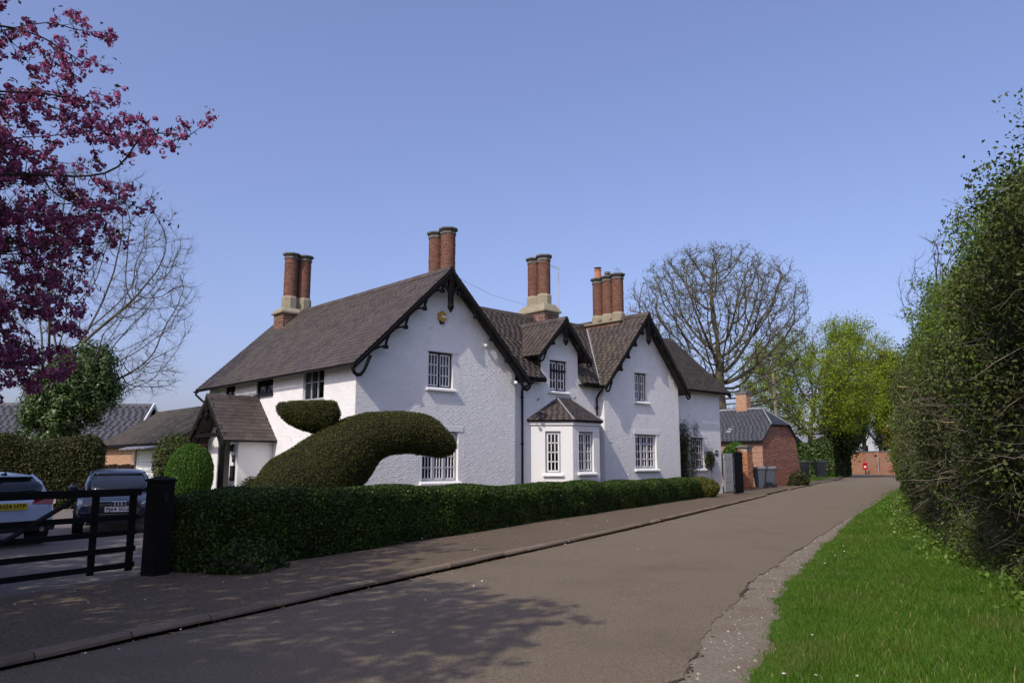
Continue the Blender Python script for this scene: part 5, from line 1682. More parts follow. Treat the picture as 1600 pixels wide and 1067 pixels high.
        q = MB(); q.bar((L2 + .02, s_ * .50, .475), (L2 - .06, s_ * .73, .485), .012, .02); q.build('intake_trim', 'chrome', t)
    q = MB(); q.bar((L2 - .02, -.6, .27), (L2 - .02, .6, .27), .06, .12); q.build('front_lip', 'plastic_black', t)
    return t


CARD = Vector((math.cos(R(-62)), math.sin(R(-62)), 0))
CARL = Vector((math.cos(L_RZ - R(8)), math.sin(L_RZ - R(8)), 0))
car('hatchback', 'pale silver-blue hatchback seen from behind with a yellow number plate', pf(24, 14.45, .03) - CARL * 2.05, L_RZ - R(8) + math.pi, 'car_silver_blue', 'FH24 HTP', 'FH24 HTP', 1.38)
car('estate_car', 'dark navy car facing the gate with a white number plate', pf(190, 17.4, .03) - CARD * 2.05, R(-62), 'car_navy', 'FJ64 SGZ', 'FJ64 SGZ', 1.40)

# ------------------------------------------------------------------ trees grown by space colonisation
def ellipsoid(n, c, r, g, shell=0.0):
    p = unit(g.normal(size=(n, 3))) * (g.uniform(shell ** 3, 1, n) ** (1 / 3))[:, None]
    return p * np.array(r) + np.array(c)


def colonise(att, seeds, step, di, dk, iters=260, trop=0.05, jit=0.12, seed=0):
    """seeds: list of (point, parent index). grows nodes towards the attractors"""
    g = np.random.default_rng(seed)
    nodes = [np.array(p, float) for p, _ in seeds]
    par = [q for _, q in seeds]
    A = np.array(att, float)
    P = np.array(nodes)
    D = np.linalg.norm(A[:, None] - P[None], axis=2)
    near = D.argmin(1); dist = D.min(1)
    kids = {}
    for _ in range(iters):
        if len(A) == 0:
            break
        m = dist < di
        if not m.any():
            m = dist <= dist.min() + 1e-6
        vecs = unit(A[m] - P[near[m]])
        acc = np.zeros((len(P), 3)); np.add.at(acc, near[m], vecs)
        idx = np.unique(near[m])
        d = unit(acc[idx] + np.array([0, 0, trop]) + g.normal(size=(len(idx), 3)) * jit)
        ok = np.array([kids.get(i, 0) < 4 for i in idx])
        idx, d = idx[ok], d[ok]
        if len(idx) == 0:
            break
        new = P[idx] + d * step
        for i in idx: kids[i] = kids.get(i, 0) + 1
        n0 = len(P)
        P = np.concatenate([P, new]); par += list(idx)
        for c0 in range(0, len(new), 400):
            q = new[c0:c0 + 400]
            dn = np.linalg.norm(A[:, None] - q[None], axis=2)
            k = dn.argmin(1); dm = dn[np.arange(len(A)), k]
            b = dm < dist
            dist[b] = dm[b]; near[b] = n0 + c0 + k[b]
        keep = dist > dk
        A, dist, near = A[keep], dist[keep], near[keep]
    return P, np.array(par)


def radii(par, tip, ex=2.3):
    n = len(par)
    acc = np.zeros(n)
    r = np.zeros(n)
    for i in range(n - 1, -1, -1):
        r[i] = max(tip, acc[i] ** (1 / ex)) if acc[i] > 0 else tip
        if par[i] >= 0:
            acc[par[i]] += r[i] ** ex
    return r


def limbs(P, par, r, sides=5):
    """one tapered prism for each edge"""
    m = par >= 0
    i = np.where(m)[0]; p = par[i]
    a, b = P[p], P[i]
    d = unit(b - a)
    s = unit(np.cross(d, np.where(np.abs(d[:, 2:3]) < .9, np.array([[0, 0, 1.]]), np.array([[1., 0, 0]]))))
    t = np.cross(d, s)
    ra = np.minimum(r[p], r[i] * 1.6); rb = r[i]
    V = []
    for k in range(sides):
        an = 2 * math.pi * k / sides
        o = s * math.cos(an) + t * math.sin(an)
        V.append(a - d * (ra * .3)[:, None] + o * ra[:, None])
    for k in range(sides):
        an = 2 * math.pi * k / sides
        o = s * math.cos(an) + t * math.sin(an)
        V.append(b + o * rb[:, None])
    V = np.stack(V, 1)
    F = np.array([[k, (k + 1) % sides, sides + (k + 1) % sides, sides + k] for k in range(sides)])
    n = len(i)
    return V.reshape(-1, 3), (F[None] + (np.arange(n) * 2 * sides)[:, None, None]).reshape(-1, 4), np.full(n * sides, .4)


def twigs(base, dirs, L, r, g, n=1, spread=.6, up=.25, segs=2):
    """thin sticks starting at points"""
    B = np.repeat(base, n, 0); D = np.repeat(dirs, n, 0)
    d = unit(D + g.normal(size=B.shape) * spread + np.array([0, 0, up]))
    l = L * g.uniform(.5, 1.3, len(B))[:, None]
    mid = B + d * l * .5 + g.normal(size=B.shape) * (L * .06)
    d2 = unit(d + g.normal(size=B.shape) * .35 + np.array([0, 0, up * .6]))
    end = mid + d2 * l * .5
    out = []
    for a, b, ra, rb in ((B, mid, r, r * .75), (mid, end, r * .75, r * .4)):
        dd = unit(b - a); s = unit(np.cross(dd, g.normal(size=dd.shape))); t = np.cross(dd, s)
        V = []
        for p, q in ((a, ra), (b, rb)):
            for k in range(3):
                an = 2.0944 * k
                V.append(p + (s * math.cos(an) + t * math.sin(an)) * q)
        out.append(np.stack(V, 1).reshape(-1, 3))
    nB = len(B)
    F = np.array([[0, 1, 4, 3], [1, 2, 5, 4], [2, 0, 3, 5]])
    FF = (F[None] + (np.arange(nB) * 6)[:, None, None]).reshape(-1, 4)
    return np.concatenate(out), np.concatenate([FF, FF + nB * 6]), np.repeat(np.tile(g.uniform(0, 1, nB), 2), 3), mid, end


def tree(name, label, base, fork, att, step, di, dk, tip, bark='bark', ex=2.3, sides=5, seed=0, twig=None, trop=.05, group=None, lean=None):
    """returns (root, nodes, parents, radii, twig tips)"""
    g = np.random.default_rng(seed)
    root = thing(name, label, 'tree', base, 0, group)
    b = np.array(base, float)
    f = np.array(fork, float)
    n0 = max(2, int(np.linalg.norm(f - b) / step))
    seeds = []
    for k in range(n0 + 1):
        t = k / n0
        w = np.array([math.sin(t * 5 + seed), math.cos(t * 4 + seed), 0]) * 0.06 * t * (1 - t) * 4 * np.linalg.norm(f - b) * .3
        seeds.append((b + (f - b) * t + w, k - 1))
    P, par = colonise(att, seeds, step, di, dk, trop=trop, seed=seed)
    r = radii(par, tip, ex)
    r[:2] *= np.array([1.25, 1.1])
    V, F, q = limbs(P - b, par, r, sides)
    npmesh('trunk', V, F, q, bark, root, True)
    nk = np.zeros(len(P), int); np.add.at(nk, par[par >= 0], 1)
    fine = np.where((r < tip * 2.4) & (par >= 0))[0]
    tips = P[fine]; tdir = unit(P[fine] - P[par[fine]])
    if twig:
        L, rt_, n, spread, upw = twig
        V, F, q, mid, end = twigs(tips - b, tdir, L, rt_, g, n, spread, upw)
        stuff(npmesh('twig', V, F, q, bark, root))
        tips = np.concatenate([mid, end]) + b
    return root, P, par, r, tips, b


def crown(root, pts, b, size, m, seed, n_per=1, jitter=.1, along=.3, asp=.6, name='crown', up=0.5, droop=0.0):
    g = np.random.default_rng(seed)
    p = np.repeat(pts, n_per, 0) - b + g.normal(size=(len(pts) * n_per, 3)) * jitter
    nn = np.tile(np.array([[0, 0, 1.0]]), (len(p), 1)) * up + unit(p - p.mean(0)) * .5
    V, F, q = leaf_quads(p, unit(nn), size, asp, along, seed=seed, droop=droop)
    return stuff(npmesh(name, V, F, q, m, root))


g = np.random.default_rng(21)
zf = lambda py, d: 1.6 + (722 - py) * d / 1200

# cherry in blossom: trunk just outside the picture on the left, crown reaching over gate and path
att = np.concatenate([
    ellipsoid(2000, (-9.0, 6.0, 5.7), (4.0, 5.2, 3.0), g, .25),
    ellipsoid(3600, (-6.5, 2.1, 6.1), (3.1, 3.5, 1.9), g, .1),
    ellipsoid(160, (-4.2, 3.2, 5.9), (1.9, 1.0, .5), g),
    ellipsoid(900, (-6.8, 7.4, 5.2), (1.3, 2.0, 1.5), g),
    ellipsoid(800, (-6.6, 9.0, 3.95), (1.1, 1.9, 1.6), g),
    ellipsoid(90, (-4.65, 9.0, 5.62), (1.05, .35, .22), g),
    ellipsoid(55, (-5.2, 9.0, 4.5), (.75, .6, .4), g),
    ellipsoid(60, (-5.75, 9.0, 6.75), (.8, .8, .3), g),
    ellipsoid(80, (-5.7, 9.2, 6.1), (.8, .8, .25), g), ellipsoid(90, (-5.5, 8.8, 5.0), (.6, .8, .2), g), ellipsoid(60, (-5.0, 9.1, 4.75), (.7, .5, .2), g),
    ellipsoid(200, (-6.4, 9.2, 2.8), (.8, 1.3, .5), g),
    ellipsoid(900, (-8.6, 4.4, 4.4), (4.4, 4.0, 1.5), g)])
root, P, par, r, tips, b = tree('cherry_tree', 'cherry tree covered in pink blossom leaning in from the left edge', (-8.6, 4.6, 0), (-8.3, 4.9, 2.0), att, .17, 2.6, .24, .005, 'bark_dark', ex=2.25, sides=5, seed=3,
                                twig=(.24, .0042, 1, .6, .1), trop=.02)
g = np.random.default_rng(5)
sel = tips
k = len(sel)
crown(root, sel, b, .072, 'cherry_leaf', 8, n_per=4, jitter=.05, along=.2, asp=.42, name='leaves')
cen = sel[g.uniform(size=k) < .75]
cl_ = np.repeat(cen, 5, 0) + g.normal(size=(len(cen) * 5, 3)) * .038 + np.array([0, 0, -.03])
pet = np.repeat(cl_, 7, 0); off_ = unit(g.normal(size=pet.shape)) * .028
V, F, q = leaf_quads(pet + off_ - b, off_ / .028, .044, .95, .75, fold=.2, seed=9)
q = np.repeat(g.uniform(0, 1, len(cl_)), 7) * .7 + q * .3
stuff(npmesh('blossom', V, F, q, 'blossom', root))

# broad dark tree just outside the picture on the left: it shades the drive and the gate
g = np.random.default_rng(19)
att = np.concatenate([ellipsoid(1200, (-13.6, 1.5, 5.8), (4.0, 5.0, 3.6), g, .3), ellipsoid(900, (-14.6, 9.6, 5.0), (3.3, 4.2, 3.4), g, .3), ellipsoid(900, (-8.8, -3.0, 6.4), (4.0, 4.2, 2.8), g)])
root, P, par, r, tips, b = tree('evergreen_tree', 'broad dark evergreen beyond the left edge shading the drive', (-13.2, 0.6, 0), (-13.2, .8, 2.4), att, .4, 4, .5, .012, 'bark_dark', seed=12, twig=(.4, .006, 2, .7, .1))
crown(root, tips, b, .22, 'evergreen_leaf', 62, max(1, 110000 // len(tips)), .2, .3, .6)

# bare tree behind the cherry
g = np.random.default_rng(22)
c = (pf(105, 31).x, 31, zf(440, 31))
att = np.concatenate([ellipsoid(1500, c, (4.7, 4.0, 5.4), g, .3), ellipsoid(200, (pf(225, 31).x, 31, zf(470, 31)), (1.5, 1.4, 1.9), g), ellipsoid(200, (pf(215, 31).x, 31, zf(585, 31)), (1.5, 1.4, 1.0), g)])
tree('bare_tree', 'leafless silvery tree with fine spreading twigs behind the pink cherry', (pf(52, 31).x, 31, 0), (pf(58, 31).x, 31, 4.0), att, .32, 3.8, .36, .008, 'bark', ex=2.2, seed=4, twig=(.50, .0038, 6, .6, .20), trop=.06)

# dark evergreen and shrubs on the left
g = np.random.default_rng(23)
def leafy_tree(name, label, base, att, leaf, size, n, seed, bark='bark_dark', step=.35, tip=.012, jit=.2, up=.5, asp=.6, fork=1.5, group=None, di=3, droop=0.0, dk=.5, twig=None, ex=2.3, gaps=0.0):
    root, P, par, r, tips, b = tree(name, label, base, (base[0] + .1, base[1], fork), att, step, di, dk, tip, bark, seed=seed, twig=twig or (.4, tip * .5, 2, .7, .1), group=group, ex=ex)
    if gaps:
        gg = np.random.default_rng(seed)
        tips = tips[gg.uniform(size=len(tips)) < np.clip(.70 + .5 * fbm(tips * gaps, seed), .10, 1)]
    n_per = max(1, n // len(tips))
    crown(root, tips, b, size, leaf, seed + 50, n_per, jit, .3, asp, up=up, droop=droop)
    return root


x = pf(132, 30).x
leafy_tree('evergreen_tree', 'dense dark green tree standing before the blue slate barn roof', (x, 30, 0), np.concatenate([ellipsoid(420, (x - .3, 30, 4.6), (1.35, 1.3, 1.6), g), ellipsoid(200, (x - 1.4, 30, 3.6), (1.3, 1.3, 1.5), g)]), 'laurel_leaf', .12, 26000, 31, jit=.16)

# big oak behind the house, just budding
x = pf(1130, 60).x
g = np.random.default_rng(24)
att = np.concatenate([ellipsoid(3600, (x, 60, 13.0), (7.3, 6.0, 6.0), g, .35), ellipsoid(330, (x - 4.9, 60, 11.2), (2.6, 2.5, 2.6), g), ellipsoid(330, (x + 4.8, 60, 10.6), (2.7, 2.5, 2.9), g), ellipsoid(200, (x + 3.2, 60, 7.0), (2.6, 2.4, 1.4), g)])
att = att[att[:, 2] > 5.6]
root, P, par, r, tips, b = tree('oak_tree', 'great spreading oak with bare budding branches behind the white house', (x + .1, 60, 0), (x, 60, 8.2), att, .42, 5.5, .58, .021, 'bark', ex=2.12, seed=6, twig=(.62, .0095, 5, .65, .25), trop=.10)
g = np.random.default_rng(25)
s_ = tips[g.uniform(size=len(tips)) < np.clip(.65 + .4 * fbm(tips * .35, 3), .10, .98)]
crown(root, s_, b, .12, 'oak_bud', 61, 1, .06, .2, .6)

# spring-green trees at the far end
def vp(px, py, d):
    return np.array([pf(px, d).x, d, zf(py, d)])


g = np.random.default_rng(26)
att = np.concatenate([ellipsoid(1900, vp(1272, 604, 82), (7.6, 6, 6.4), g, .25), ellipsoid(260, vp(1330, 525, 82), (3.0, 3, 2.4), g)])
att = att[att[:, 2] > 4.4]
leafy_tree('lime_tree', 'broad tree with fresh yellow-green leaves and pale trunk above the laurel hedge', (pf(1268, 82).x, 82, 0), att, 'lime_leaf', .19, 44000, 33, 'bark', .55, .026, .34, fork=4.6, gaps=.45, di=6, dk=.85, twig=(.9, .012, 2, .7, .15))
att = np.concatenate([ellipsoid(700, vp(1362, 600, 114), (5.4, 5, 7.2), g, .3), ellipsoid(300, vp(1392, 585, 114), (3.2, 3, 4.4), g), ellipsoid(280, vp(1330, 560, 114), (3.2, 3, 5.2), g)])
leafy_tree('lime_tree', 'spring-green tree rising over the orange boundary wall', (pf(1352, 115).x, 115, 0), att, 'lime_leaf', .25, 28000, 34, 'bark_dark', .7, .03, .45, fork=5.5, gaps=.5, di=6, dk=.85, twig=(.9, .012, 2, .7, .15))
att = ellipsoid(420, vp(1322, 655, 86), (2.3, 2.2, 4.4), g)
leafy_tree('ivy_tree', 'dark ivy-clad tree standing over the yew hedge at the lane end', (pf(1318, 86).x, 86, 0), att, 'evergreen_leaf', .26, 15000, 35, 'bark_dark', .5, .02, .45, fork=2.0, di=5, dk=.7)
att = ellipsoid(600, vp(1400, 620, 114), (3.0, 2.6, 7.4), g)
leafy_tree('willow_tree', 'golden weeping willow at the end of the tall wild hedge', (pf(1402, 115).x, 115, 0), att, 'willow_leaf', .45, 13000, 37, 'bark_dark', .6, .022, .5, fork=5.0, di=6, asp=.25, droop=1.6, dk=.85)
att = ellipsoid(260, vp(1386, 660, 116), (1.4, 1.3, 5.8), g)
leafy_tree('ivy_tree', 'narrow dark ivy-covered trunk beside the distant white gable', (pf(1388, 116).x, 116, 0), att, 'ivy_leaf', .28, 7000, 38, 'bark_dark', .5, .02, .4, fork=1.5, di=5, dk=.7)
# leafless tree over the wild hedge on the right
x = pf(1485, 38).x
att = np.concatenate([ellipsoid(420, (x + .9, 38, 9.6), (2.9, 2.6, 4.0), g, .2), ellipsoid(60, (x - .9, 38, 9.2), (1.1, 1, .9), g)])
tree('bare_tree', 'leafless tree with dark branches rising behind the tall wild hedge', (x + .5, 38, 0), (x + .4, 38, 4.5), att, .4, 4, .55, .012, 'bark_dark', ex=2.2, seed=9, twig=(.6, .006, 3, .5, .3), trop=.08)
att = ellipsoid(420, (pf(1560, 30).x + 2, 32, 6.5), (3.2, 3.0, 3.2), g, .2)
tree('bare_tree', 'second leafless tree low behind the wild hedge at the right edge', (pf(1560, 30).x + 2, 32, 0), (pf(1560, 30).x + 2, 32, 3), att, .4, 4, .55, .012, 'bark_dark', ex=2.2, seed=10, twig=(.6, .006, 2, .5, .3), trop=.08)

# far belt of trees round the horizon, seen as one mass
g = np.random.default_rng(27)
n = 26000
an = g.uniform(0, 6.283, n); rad = g.uniform(260, 330, n)
hz = 4 + 3.0 * (1 + np.sin(an * 23) * .4 + np.sin(an * 61 + 1) * .35 + np.sin(an * 9) * .4)
P_ = np.stack([np.cos(an) * rad, np.sin(an) * rad, g.uniform(0, 1, n) ** .7 * hz], 1)
V, F, q = leaf_quads(P_, np.tile([[0, 0, 1.]], (n, 1)), 3.4, .8, .3, seed=70)
o = stuff(npmesh('distant_woods', V, F, q, 'evergreen_leaf'))
tag(o, 'far belt of dark trees along the horizon', 'woods')

# ------------------------------------------------------------------ hedges, shrubs, topiary
def hedge_core(name, m, parent, frame_pts, nseg, prof, bump=.06, seed=0, freq=2.0):
    """frame_pts(t)->(origin, outward, width, height); prof: closed section points (across 0..1, up 0..1)"""
    V = []; k = len(prof)
    for i in range(nseg + 1):
        t = i / nseg
        o, ac, w, h = frame_pts(t)
        e = 1.0
        if t < .04: e = .86 + .14 * t / .04
        if t > .96: e = .80 + .20 * (1 - t) / .04
        for a, u in prof:
            V.append(np.array(o) + np.array(ac) * (.5 + (a - .5) * e) * w + np.array([0, 0, u * h * (e if u > .3 else 1)]))
    V = np.array(V)
    nz = fbm(V * freq, seed)
    c = V.reshape(nseg + 1, k, 3).mean(1, keepdims=True)
    dr_ = V.reshape(nseg + 1, k, 3) - c
    dr_ = (dr_ / np.maximum(np.linalg.norm(dr_, axis=2, keepdims=True), 1e-6)).reshape(-1, 3)
    V = V + dr_ * (nz * bump)[:, None]
    F = []
    for i in range(nseg):
        for j in range(k):
            F.append([i * k + j, i * k + (j + 1) % k, (i + 1) * k + (j + 1) % k, (i + 1) * k + j])
    me = MB(); me.add(V, F, .5); me.add(V[:k], [tuple(range(k))], .5); me.add(V[-k:], [tuple(range(k))], .5)
    return me.build(name, m, parent, smooth=False)


PROF = [(0, 0), (-.02, .35), (0, .72), (.03, .90), (.14, .985), (.35, 1.0), (.65, 1.0), (.86, .985), (.97, .90), (1.0, .72), (1.02, .35), (1, 0)]


def foliate(core, parent, n, size, m, seed, out=(.0, .05), along=.45, asp=.6, weight=None, name='foliage', fold=.15):
    P, N = sample_mesh(core, n, seed, weight)
    g = np.random.default_rng(seed + 1000)
    P = P + N * g.uniform(out[0], out[1], n)[:, None]
    V, F, q = leaf_quads(P, N, size, asp, along, fold, seed + 2000)
    return stuff(npmesh(name, V, F, q, m, parent))


NOBOT = lambda c, n: np.where(n[:, 2] < -.5, .0, 1.0)

# clipped front hedge along the path (lane frame)
fh = thing('front_hedge', 'long low clipped green hedge between the path and the white house', 'hedge', LO, L_RZ)
def fpts(t):
    s = -4.35 + t * 27.6
    h = np.interp(s, [-4.4, -2.5, 0, 3, 8, 23.2], [1.20, 1.09, 1.03, .98, .92, .80]) + .025 * math.sin(s * 1.9) + .02 * math.sin(s * .7 + 1)
    r0 = np.interp(s, [-4.4, -2, 2, 6, 20, 23.3], [-2.75, -2.55, -2.62, -2.72, -2.55, -2.45])
    return (r0 - 1.0, s, .03), (1, 0, 0), 1.0, h
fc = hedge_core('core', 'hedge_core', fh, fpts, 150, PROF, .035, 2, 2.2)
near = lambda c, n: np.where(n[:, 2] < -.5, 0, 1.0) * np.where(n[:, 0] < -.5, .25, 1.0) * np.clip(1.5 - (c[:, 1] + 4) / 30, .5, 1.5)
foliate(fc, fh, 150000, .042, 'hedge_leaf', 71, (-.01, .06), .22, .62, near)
P, N = sample_mesh(fc, 900, 72, near)
V, F, q, _, _ = twigs(P, N, .13, .003, np.random.default_rng(72), 1, .5, .3)
stuff(npmesh('shoots', V, F, q, 'hedge_leaf', fh))

# hedge behind the cars
g = np.random.default_rng(28)
bh = thing('rear_hedge', 'tall clipped beech hedge behind the two parked cars', 'hedge', (0, 0, 0))
bp0, bp1 = np.array([-21.5, 23.6, 0]), np.array([-14.3, 27.2, 0])
bd = unit((bp1 - bp0)[None])[0]; bn = np.array([bd[1], -bd[0], 0])
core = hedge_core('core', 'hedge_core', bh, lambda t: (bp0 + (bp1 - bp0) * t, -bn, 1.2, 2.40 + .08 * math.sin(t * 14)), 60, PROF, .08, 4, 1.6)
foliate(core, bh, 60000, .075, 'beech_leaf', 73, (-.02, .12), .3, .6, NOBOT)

# laurel hedge and yew block at the far end, green shrub in the gateway
lh = thing('laurel_hedge', 'glossy laurel hedge behind the black bins at the lane end', 'hedge', (0, 0, 0))
p0, p1 = np.array([pf(1226, 80).x, 80, 0]), np.array([pf(1301, 79).x, 79, 0])
core = hedge_core('core', 'hedge_core', lh, lambda t: (p0 + (p1 - p0) * t, (0, 1, 0), 2.0, 3.55 + .15 * math.sin(t * 9)), 30, PROF, .15, 5, 1.0)
foliate(core, lh, 16000, .27, 'laurel_leaf', 74, (0, .25), .3, .45, NOBOT)
yb = thing('yew_hedge', 'dark clipped yew hedge between the laurel and the boundary wall', 'hedge', (0, 0, 0))
q0, q1 = np.array([pf(1299, 84).x, 84, 0]), np.array([pf(1329, 88).x, 88, 0])
core = hedge_core('core', 'hedge_core', yb, lambda t: (q0 + (q1 - q0) * t, (0, 1, 0), 2.0, 3.9), 20, PROF, .12, 6, 1.0)
foliate(core, yb, 9000, .24, 'ivy_leaf', 75, (0, .15), .3, .5, NOBOT)


def bush(name, label, c, r, m, n, size, seed, cat='shrub', bump=.12, asp=.6, out=(0, .08), along=.4, kids=None):
    t = thing(name, label, cat, (c[0], c[1], 0))
    mb = MB()
    nu, nv = 28, 16
    vs = []
    for j in range(nv + 1):
        ph = math.pi * j / nv
        for i in range(nu):
            th = 2 * math.pi * i / nu
            vs.append((r[0] * math.sin(ph) * math.cos(th), r[1] * math.sin(ph) * math.sin(th), c[2] + r[2] * math.cos(ph)))
    vs = np.array(vs)
    k = 1 + bump * fbm(vs * (2.2 / max(r)), seed)
    vs = (vs - [0, 0, c[2]]) * k[:, None] + [0, 0, c[2]]
    vs[:, 2] = np.maximum(vs[:, 2], .02)
    fs = [(j * nu + i, j * nu + (i + 1) % nu, (j + 1) * nu + (i + 1) % nu, (j + 1) * nu + i) for j in range(nv) for i in range(nu)]
    mb.add(vs, fs, .5)
    core = mb.build('core', 'hedge_core', t)
    foliate(core, t, n, size, m, seed, out, along, asp)
    return t


bush('round_bush', 'bright green clipped round bush beside the porch', (pf(298, 27).x, 27, 1.05), (.74, .74, 1.12), 'box_leaf', 26000, .045, 81, bump=.04)
bush('trellis_shrub', 'loose dark shrub between the garage door and the round bush', (pf(266, 29).x, 29.5, 1.2), (.55, .6, 1.05), 'wild_leaf', 7000, .09, 82, bump=.25, out=(0, .25))
bush('golden_shrub', 'low golden-green shrub at the far end of the front hedge', (pf(1092, 35).x, 35.2, .42), (.85, .8, .45), 'gold_leaf', 16000, .06, 83, bump=.10)
bush('box_shrub', 'bright green shrub seen through the gap beside the black gate', (pf(1157, 46).x, 47, 1.4), (.9, .9, 1.35), 'box_leaf', 9000, .10, 84, bump=.10)
bush('weeds', 'low dark weeds at the foot of the gate post', tuple(lw(-2.30, -3.9)[:2]) + (.12,), (.45, .55, .24), 'hedge_leaf', 2500, .05, 85, cat='weeds', bump=.3, out=(0, .15), along=.2)
bush('weeds', 'scrubby weeds against the foot of the outhouse gable', tuple(lw(-1.95, 43.2)[:2]) + (.2,), (1.1, 1.0, .5), 'beech_leaf', 3000, .12, 86, cat='weeds', bump=.3, out=(0, .2), along=.2)
bush('porch_plant', 'pale flowering shrub low against the porch wall', tuple(hw(-.75, 5.15)[:2]) + (.45,), (.55, .4, .62), 'rose_leaf', 3500, .06, 87, bump=.2, out=(0, .15))

# climbing rose on the right end of the house
cr_ = thing('climbing_rose', 'dark leafy climbing rose on the white wall at the right end', 'climber', HO, H_RZ)
g = np.random.default_rng(29)
q = MB()
leafp = []
for k in range(16):
    u0 = 18.1 + g.uniform(0, 1.2); p = vec((u0, .40, .05)); path = [p.copy()]
    h = g.uniform(1.8, 3.4)
    while p.z < h:
        p = p + vec((g.normal(0, .07), g.normal(0, .02), .16)); p.y = min(max(p.y, .12), .44)
        path.append(p.copy())
        if p.z > .7:
            leafp += [tuple(p)] * 5
    q.tube(path, [.018 * (1 - .7 * i / len(path)) for i in range(len(path))], 5)
q.tube([(20.9, .42, .1), (20.95, .42, 1.0), (20.8, .40, 1.7), (20.65, .40, 2.0)], .012, 5)
q.build('stems', 'bark_dark', cr_)
leafp += [(20.75 + g.normal(0, .14), .38, 1.75 + g.normal(0, .2)) for _ in range(240)]
leafp = np.array(leafp); leafp = np.repeat(leafp, 5, 0) + g.normal(size=(len(leafp) * 5, 3)) * np.array([.17, .07, .14])
V, F, q_ = leaf_quads(leafp, np.tile([[0, -1., .3]], (len(leafp), 1)), .075, .6, .4, seed=88)
stuff(npmesh('leaves', V, F, q_, 'rose_leaf', cr_))

# peacock-like topiary: arched body with a hanging tail, narrow neck, broad flat-topped head
tp = thing('topiary_bird', 'huge bird clipped from dark yew with beaked head and arching tail', 'topiary', (0, 0, 0))
def chain(pts):
    out = []; rd = []
    for px, py, rp, d in pts:
        out.append(Vector(tuple(vp(px, py, d)))); rd.append(rp * d / 1205)
    P2, R2 = [], []
    n = len(out)
    for i in range(n - 1):
        p0, p1, p2, p3 = out[max(i - 1, 0)], out[i], out[i + 1], out[min(i + 2, n - 1)]
        for k in range(8):
            t = k / 8
            P2.append(.5 * ((2 * p1) + (-p0 + p2) * t + (2 * p0 - 5 * p1 + 4 * p2 - p3) * t * t + (-p0 + 3 * p1 - 3 * p2 + p3) * t ** 3))
            R2.append(rd[i] * (1 - t) + rd[i + 1] * t)
    P2.append(out[-1]); R2.append(rd[-1])
    return P2, R2
for nm, pts, nl in (('body', [(418, 790, 34, 18.2), (452, 764, 53, 18.4), (500, 742, 58, 18.8), (540, 708, 53, 19.1), (572, 687, 39, 19.35), (600, 678, 34, 19.55), (632, 675, 32, 19.75), (662, 680, 30, 20.0), (687, 693, 23, 20.2), (701, 702, 15, 20.3), (707, 707, 5, 20.3)], 62000),
                    ('head', [(431, 634, 4, 18.7), (443, 641, 13, 18.7), (462, 645, 22, 18.8), (490, 647, 28, 18.9), (512, 650, 25, 18.95), (522, 652, 13, 19.0), (526, 653, 4, 19.0)], 14000),
                    ('neck', [(512, 658, 16, 18.9), (507, 674, 9, 18.9), (498, 690, 12, 18.9), (486, 716, 30, 18.8)], 4500)):
    a, rd = chain(pts)
    q = MB(); q.tube(a, rd, 20, .5)
    if nm == 'head':
        zt = zf(629, 18.8)
        q.v = [(x, y, min(z, zt)) for x, y, z in q.v]
    vv = np.array(q.v); vv = vv + (fbm(vv * 3.0, 9) * .018)[:, None] * np.array([[.5, .5, 1]]); q.v = [tuple(x) for x in vv]
    core = q.build(nm, 'hedge_core', tp)
    foliate(core, tp, nl, .036, 'yew_leaf', 90 + len(nm), (-.012, .036), .30, .5)
V, F, q_, _, _ = twigs(np.tile(vp(497, 690, 18.75)[None], (60, 1)) + np.random.default_rng(1).normal(size=(60, 3)) * .2, np.tile([[0, -1., .3]], (60, 1)), .22, .004, np.random.default_rng(2), 1, .8, .2)
stuff(npmesh('bare_twigs', V, F, q_, 'bark', tp))

# ------------------------------------------------------------------ tall wild hedge on the right (lane frame)
wd = thing('wild_hedge', 'tall untrimmed wild hedge with bare hacked twigs along the right verge', 'hedge', LO, L_RZ)
def whpts(t):
    s = -5.5 + t * 55
    r0 = np.interp(s, [-6, -1, 2, 8, 28, 50], [8.05, 7.5, 6.95, 6.4, 5.45, 5.3])
    h = np.interp(s, [-6, -2.5, -.6, 1.0, 2.6, 5, 8, 11, 18, 30, 50], [5.0, 5.2, 4.9, 4.55, 4.55, 4.95, 5.1, 4.75, 4.5, 4.3, 4.2])
    return (r0, s, 0), (1, 0, 0), 3.4, h
WPROF = [(0.02, 0), (.09, .10), (.05, .22), (-.02, .38), (0, .58), (.03, .74), (.07, .88), (.18, .97), (.40, 1.0), (.70, .99), (.9, .93), (1, .8), (1.02, .4), (1, 0)]
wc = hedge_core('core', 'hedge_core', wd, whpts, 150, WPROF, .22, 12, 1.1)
wgt = lambda c, n: np.where(n[:, 2] < -.6, 0, 1.0) * np.where(n[:, 0] > .5, .12, 1.0) * np.where(c[:, 1] < 14, 1.6, .5)
g = np.random.default_rng(31)
P, N = sample_mesh(wc, 560000, 76, wgt)
dens = fbm(P * 1.3, 14)
keep = g.uniform(size=len(P)) < np.clip(.72 + .40 * dens + .2 * (P[:, 2] > 3.2) - .25 * (P[:, 2] < 1.0), .15, 1)
P, N, dens = P[keep], N[keep], dens[keep]
P = P + N * (g.uniform(0, .46, len(P)) ** 1.5)[:, None] * (np.clip(.8 + dens * .6, .3, 1.6) * (1 + .8 * np.clip(P[:, 2] - 3.2, 0, 1)))[:, None] + g.normal(size=P.shape) * .04
fresh = fbm(P * .55, 19) + (P[:, 2] - 2.9) * .5 + g.normal(0, .5, len(P)) > .65
